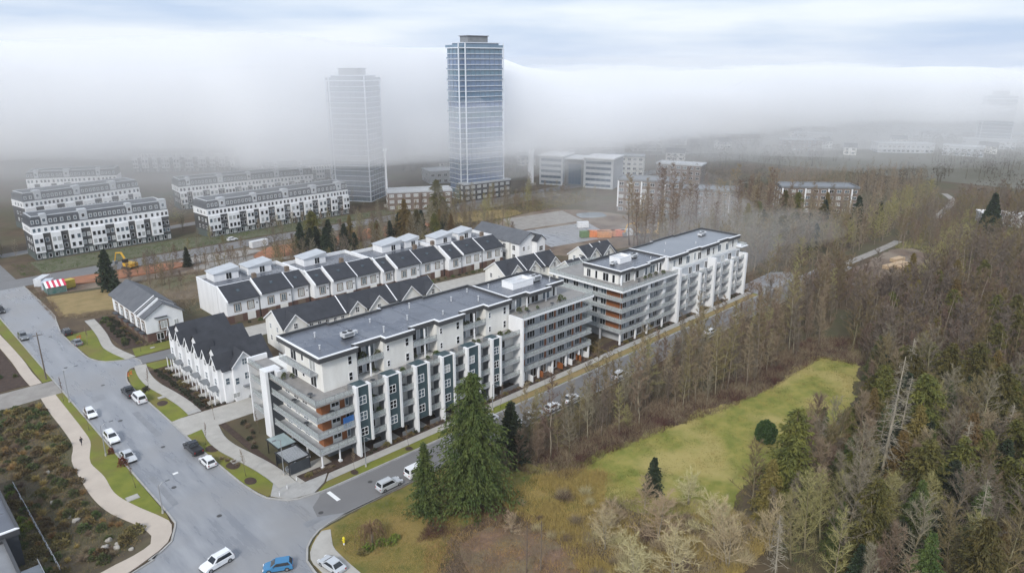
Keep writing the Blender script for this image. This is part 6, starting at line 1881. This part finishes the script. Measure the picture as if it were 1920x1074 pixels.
def container(x, y, rz, paint, label, L=6, name='site_container', roof=None):
    m = mat('container_' + '_'.join(f'{int(v * 100)}' for v in paint), paint, .6, tuple(v * .8 for v in paint), .8)
    t = thing(name, label, 'container', (x, y, .06), rz, 'site containers')
    link('shell', MB().box(-L/2, -1.2, .15, L/2, 1.2, 2.6).mesh('shell', m), t)
    link('roof', MB().box(-L/2 - .04, -1.24, 2.605, L/2 + .04, 1.24, 2.7).mesh('roof', roof or m), t)
    link('skid', MB().box(-L/2, -1.1, 0, L/2, 1.1, .145).mesh('skid', BLACK), t)
    for i in range(5):
        link('rib', MB().box(-L/2 + L * (i + .5) / 5 - .06, -1.24, .2, -L/2 + L * (i + .5) / 5 + .06, -1.203, 2.55).mesh('rib', m), t)
    link('door', MB().box(-L/2 - .03, -1.0, .2, -L/2 - .003, 1.0, 2.5).mesh('door', roof or m), t)
ORC = (.72, .25, .10)
for i, (x, y, a) in enumerate(((230, 185, -.7), (234.5, 181.5, -.7), (238, 179, -.6), (232, 181.5, -.8))):
    container(x, y, a, [ORC, (.66, .30, .16), (.70, .22, .12), (.60, .28, .12)][i], ['orange container on the building site, leftmost of four', 'brown orange container on the building site, second of four', 'red orange container on the building site, rightmost of four', 'orange container on the building site, in front of the others'][i])
container(242, 177, -.5, (.70, .71, .72), 'white container between orange ones and the yellow excavator')
container(226.5, 187.5, -.5, (.16, .24, .12), 'green container left of the orange ones', 4)
container(240, 200, -.6, (.75, .76, .77), 'white site hut behind the orange containers', 5)
container(121, 268, .1, (.72, .73, .74), 'white site trailer on the cross road verge', 7)
container(46.6, 277.6 - 8, .9, (.66, .68, .70), 'grey-white site trailer left of the red and white tent', 6)
container(46.9, 263.8, 1.1, (.55, .60, .66), 'pale blue site trailer nearest the red and white tent', 5)
container(52, 260, .3, (.55, .42, .06), 'yellow skip beside the red and white tent', 3)
tn = Bld('site_tent', 'red and white striped tent with green walls by the main street', 'tent', (47.6, 258))
P = [(44.9, 255.8), (50.3, 255.8), (50.3, 260.2), (44.9, 260.2)]
tn.part('side_wall', MB().prism(P, .05, 2.2), mat('tent_green', (.05, .15, .13), .8, (.16, .22, .20), .8))
cx_, cy_ = 47.6, 258
for i in range(8):
    a0, a1 = i / 8, (i + 1) / 8
    x0, x1 = 44.7 + 5.8 * a0, 44.7 + 5.8 * a1
    for y in (255.6, 260.4):
        q = [(x0, y, 2.22), (x1, y, 2.22), (x1, cy_, 3.9), (x0, cy_, 3.9)]
        tn.part('roof_stripe', MB().quad(*(q if y < cy_ else q[::-1])), mat('tent_red', (.62, .05, .10), .7) if i % 2 else TRIM)
for x, y in P:
    tn.part('post', MB().cyl(x, y, 0, 2.2, .06, 6), METAL)
# lumber stacks by the far road
for i, (x, y) in enumerate(((268, 80.5), (274, 79.2), (280, 82), (271, 76.8))):
    t = thing('lumber_stack', ['pale lumber stack by the far road, leftmost', 'pale lumber stack by the far road, second', 'pale lumber stack by the far road, rightmost', 'low lumber stack nearest the right wood'][i], 'lumber', (x, y, .06), rad(-12), 'lumber stacks on the cleared plot')
    for k in range(4):
        for j in range(3):
            link('plank', MB().box(-3, -1.2 + j * .82, k * .32 + .1, 3, -1.2 + j * .82 + .72, k * .32 + .38).mesh('plank', mat('fresh_lumber', (.52, .38, .24), .8, (.44, .31, .19), 1)), t)
    for s in (-2, 2):
        link('bearer', MB().box(s - .1, -1.2, 0, s + .1, 1.2, .095).mesh('bearer', PLANK), t)
# boulders in the western bed
for i, (x, y, s) in enumerate([(20.6, 109.6, .6), (19.6, 107.8, .8), (20.9, 106.6, .7), (18.4, 118.6, .7), (18.0, 120.4, .5), (21.2, 107.6, .5), (22.4, 104.9, .45), (17.0, 127, .5), (18.8, 138, .5)]):
    t = tag(link('boulder', MB().blob(0, 0, .25, .9, .7, .55, random.Random(i), jit=.22, n=8, m=5).mesh('boulder', ROCK), None, (x, y, .05), i, s), 'pale rough boulder among the shrubs west of the winding path', 'boulder', 'boulders in the west bed')
# garden fence beside the flat-roofed house
fn = Bld('garden_fence', 'thin pale garden fence between the dark flat roof and the shrub bed', 'fence', (13.4, 104))
for i in range(15):
    y = 106 + i * 2.2
    fn.box('post', 13.35, y - .05, 0, 13.45, y + .05, 1.3, PLANK)
for z in (.5, 1.15):
    fn.box('rail', 13.37, 106, z, 13.43, 136.8, z + .08, GREYW)

# ================================================================ the person on the path
def figure(x, y, rz, label):
    vs = [((0, 0, .95), .15), ((0, 0, 1.18), .145), ((0, 0, 1.38), .16), ((0, .01, 1.50), .065), ((0, .02, 1.60), .095), ((0, .03, 1.70), .09),
          ((.10, 0, .90), .095), ((.12, .14, .50), .065), ((.12, .05, .10), .045), ((.12, .20, .04), .04),
          ((-.10, 0, .90), .095), ((-.12, -.10, .50), .065), ((-.12, -.30, .14), .045), ((-.12, -.18, .04), .04),
          ((.21, 0, 1.40), .06), ((.26, -.08, 1.14), .047), ((.25, .06, .92), .036), ((.25, .11, .86), .03),
          ((-.21, 0, 1.40), .06), ((-.27, .06, 1.14), .047), ((-.27, .22, .98), .036), ((-.27, .28, .95), .03)]
    es = [(0, 1), (1, 2), (2, 3), (3, 4), (4, 5), (0, 6), (6, 7), (7, 8), (8, 9), (0, 10), (10, 11), (11, 12), (12, 13), (2, 14), (14, 15), (15, 16), (16, 17), (2, 18), (18, 19), (19, 20), (20, 21)]
    me = bpy.data.meshes.new('figure_base')
    me.from_pydata([v for v, _ in vs], es, [])
    tmp = bpy.data.objects.new('figure_base', me)
    col.objects.link(tmp)
    tmp.modifiers.new('skin', 'SKIN')
    sv = me.skin_vertices[0].data if me.skin_vertices else None
    if sv is None:
        bpy.context.view_layer.objects.active = tmp
        bpy.context.view_layer.update()
        sv = me.skin_vertices[0].data
    for i, (_, r_) in enumerate(vs):
        sv[i].radius = (r_, r_)
    sv[0].use_root = True
    ss = tmp.modifiers.new('sub', 'SUBSURF')
    ss.levels = ss.render_levels = 2
    dg = bpy.context.evaluated_depsgraph_get()
    dg.update()
    bm_ = bpy.data.meshes.new_from_object(tmp.evaluated_get(dg))
    bpy.data.objects.remove(tmp)
    bm_.materials.clear()
    coat, legs, skin = mat('dark_coat', (.02, .022, .03), .8), mat('navy_trousers', (.03, .035, .05), .8), mat('skin', (.42, .27, .20), .6)
    for m in (coat, legs, skin):
        bm_.materials.append(m)
    for p in bm_.polygons:
        c = p.center
        p.material_index = 2 if c.z > 1.47 or (abs(c.x) > .2 and c.z < .95 and c.z > .8) else (1 if c.z < .88 else 0)
        p.use_smooth = True
    t = thing('person', label, 'person', (x, y, .145), rz)
    link('body', bm_, t)
    link('hair', MB().blob(0, .0, 1.70, .105, .115, .10, random.Random(2), jit=.03, n=10, m=6).mesh('hair', mat('dark_hair', (.02, .016, .012), .7)), t)
    return t
figure(25.9, 144.4, rad(200), 'person in dark clothes walking on the winding beige path')
# ================================================================ air: even haze round everything, and the fog bank lying on the far town
def vol(name, density, c=(1, 1, 1), aniso=0.0):
    m = bpy.data.materials.new(name)
    m.use_nodes = True
    t = m.node_tree
    t.nodes.remove(t.nodes['Principled BSDF'])
    v = t.nodes.new('ShaderNodeVolumePrincipled')
    v.inputs['Color'].default_value = (*c, 1)
    v.inputs['Density'].default_value = density
    v.inputs['Anisotropy'].default_value = aniso
    t.links.new(v.outputs[0], t.nodes['Material Output'].inputs['Volume'])
    return m
hz = link('haze', MB().box(-3450, -3450, -1, 3450, 3450, 98).mesh('haze', vol('haze_air', .00013, (1, 1, 1))))
hz['kind'] = 'stuff'
def sstep(a, b, x):
    t = max(0., min(1., (x - a) / (b - a)))
    return t * t * (3 - 2 * t)
def fog_bank(name, density, f0, f1, r0, r1, front, top, bot, nf=70, nr=90):
    """closed slab of fog; front(r) is where it starts along the view, top/bot its heights"""
    m = MB()
    ch, sh = math.cos(rad(45.6)), math.sin(rad(45.6))
    T, Bt = {}, {}
    for i in range(nf + 1):
        for j in range(nr + 1):
            r = r0 + (r1 - r0) * j / nr
            u = (i / nf) ** 2
            f = front(r) + (f1 - front(r)) * u
            X, Y = f * ch + r * sh, f * sh - r * ch
            zt, zb = top(f, r, f - front(r)), bot(f, r, f - front(r))
            if i in (0, nf) or j in (0, nr):
                zt = zb = (zt + zb) / 2
            zt = max(zt, zb + .02)
            T[i, j] = len(m.v); m.v.append((X, Y, zt))
            Bt[i, j] = len(m.v); m.v.append((X, Y, zb))
    q = lambda *a: (m.f.append(a), m.m.append(0))
    for i in range(nf):
        for j in range(nr):
            q(T[i, j], T[i, j + 1], T[i + 1, j + 1], T[i + 1, j])
            q(Bt[i, j], Bt[i + 1, j], Bt[i + 1, j + 1], Bt[i, j + 1])
    for i in range(nf):
        q(T[i, 0], T[i + 1, 0], Bt[i + 1, 0], Bt[i, 0])
        q(T[i, nr], Bt[i, nr], Bt[i + 1, nr], T[i + 1, nr])
    for j in range(nr):
        q(T[0, j], Bt[0, j], Bt[0, j + 1], T[0, j + 1])
        q(T[nf, j], T[nf, j + 1], Bt[nf, j + 1], Bt[nf, j])
    o = link(name, m.mesh(name, vol(name + '_air', density, (.988, .990, .993)), smooth=True))
    o['kind'] = 'stuff'
    return o
nse = lambda x, y, s: noise.noise(Vector((x / s, y / s, 3.7)))
def front1(r):
    # reaches close on the left, draws back to the right of the blue tower
    return 350 - 40 * sstep(-160, -110, r) + 60 * sstep(-75, -15, r) + 190 * sstep(0, 300, r) + 26 * nse(r, 0, 60)
def top1(f, r, d):
    far = sstep(40, 200, r)
    base = 82 - 28 * sstep(-55, 60, r) - far * .0105 * max(0, f - 560)
    base += (5 + far * (9 + .004 * f)) * nse(f, r, 130 + .10 * f) + (4 + 5 * far) * nse(f, r, 60 + .03 * f)
    return 22 + (max(26, base) - 22) * sstep(0, 34, d)
def bot1(f, r, d):
    return 25 - 23 * sstep(0, 480, d) + 3 * nse(f, r, 70)
fog_bank('fog_bank', .026, 0, 2900, -1400, 1700, front1, top1, bot1, 90, 130)
def front2(r):
    return 250 + 65 * sstep(-110, -30, r) + 60 * sstep(0, 300, r) + 22 * nse(r, 40, 80)
def top2(f, r, d):
    base = 66 - 22 * sstep(-60, 60, r) - 6 * sstep(60, 300, r) + 7 * nse(f, r, 90)
    return 16 + (base - 16) * sstep(0, 150, d)
def bot2(f, r, d):
    return 16 - 14 * sstep(0, 320, d) + 2.5 * nse(f, r, 60)
fog_bank('thin_fog', .0062, 0, 2880, -1390, 1690, front2, top2, bot2, 90, 130)

def wisp(name, x, y, z, rx, ry, rz, density, seed, rot=0.0):
    m = MB()
    nu, nv = 26, 16
    P = {}
    ca, sa = math.cos(rot), math.sin(rot)
    for i in range(nv + 1):
        for j in range(nu):
            t, p = math.pi * i / nv, math.tau * j / nu
            d = Vector((math.sin(t) * math.cos(p), math.sin(t) * math.sin(p), math.cos(t)))
            k = 1 + .5 * noise.noise(d * 1.3 + Vector((seed, 0, 0))) + .28 * noise.noise(d * 3.1 + Vector((seed, 5, 0)))
            X, Y = d.x * rx * k, d.y * ry * k
            P[i, j] = len(m.v)
            m.v.append((x + X * ca - Y * sa, y + X * sa + Y * ca, max(.4, z + d.z * rz * k)))
    for i in range(nv):
        for j in range(nu):
            m.f.append((P[i, j], P[i + 1, j], P[i + 1, (j + 1) % nu], P[i, (j + 1) % nu]))
            m.m.append(0)
    key = 'wisp_air_%d' % round(density * 100000)
    if key not in MATS:
        MATS[key] = vol(key, density, (.988, .99, .993))
    o = link(name, m.mesh(name, MATS[key], smooth=True))
    o['kind'] = 'stuff'
wr = random.Random(23)
A_ = rad(45.6)
def at_fr(f, r):
    return f * math.cos(A_) + r * math.sin(A_), f * math.sin(A_) - r * math.cos(A_)
for k, (f, r, z, rx, ry, rz, dn_) in enumerate([(330, -160, 48, 46, 70, 14, .005), (310, -225, 56, 50, 70, 14, .006), (360, -22, 36, 22, 34, 16, .010), (372, 6, 24, 20, 30, 12, .010), (420, 60, 40, 40, 60, 14, .008),
                                             (520, 190, 46, 60, 110, 14, .008), (600, 320, 47, 60, 120, 16, .009), (560, 110, 52, 60, 90, 13, .008), (700, 480, 50, 70, 130, 15, .009), (400, 35, 30, 26, 40, 12, .007)]):
    X, Y = at_fr(f, r)
    wisp('fog_wisp', X, Y, z, rx, ry, rz, dn_, k * 3.3, A_)
for k in range(9):
    f, r = wr.uniform(760, 1300), 120 + k * 105 + wr.uniform(-40, 40)
    X, Y = at_fr(f, r)
    wisp('fog_wisp', X, Y, wr.uniform(44, 54), wr.uniform(90, 150), wr.uniform(130, 240), wr.uniform(11, 19), .008, 40 + k * 2.7, A_)
wisp('low_mist', 236, 128, 9, 46, 34, 12, .0055, 91, .2)
wisp('low_mist', 262, 172, 12, 40, 46, 13, .004, 95, .6)
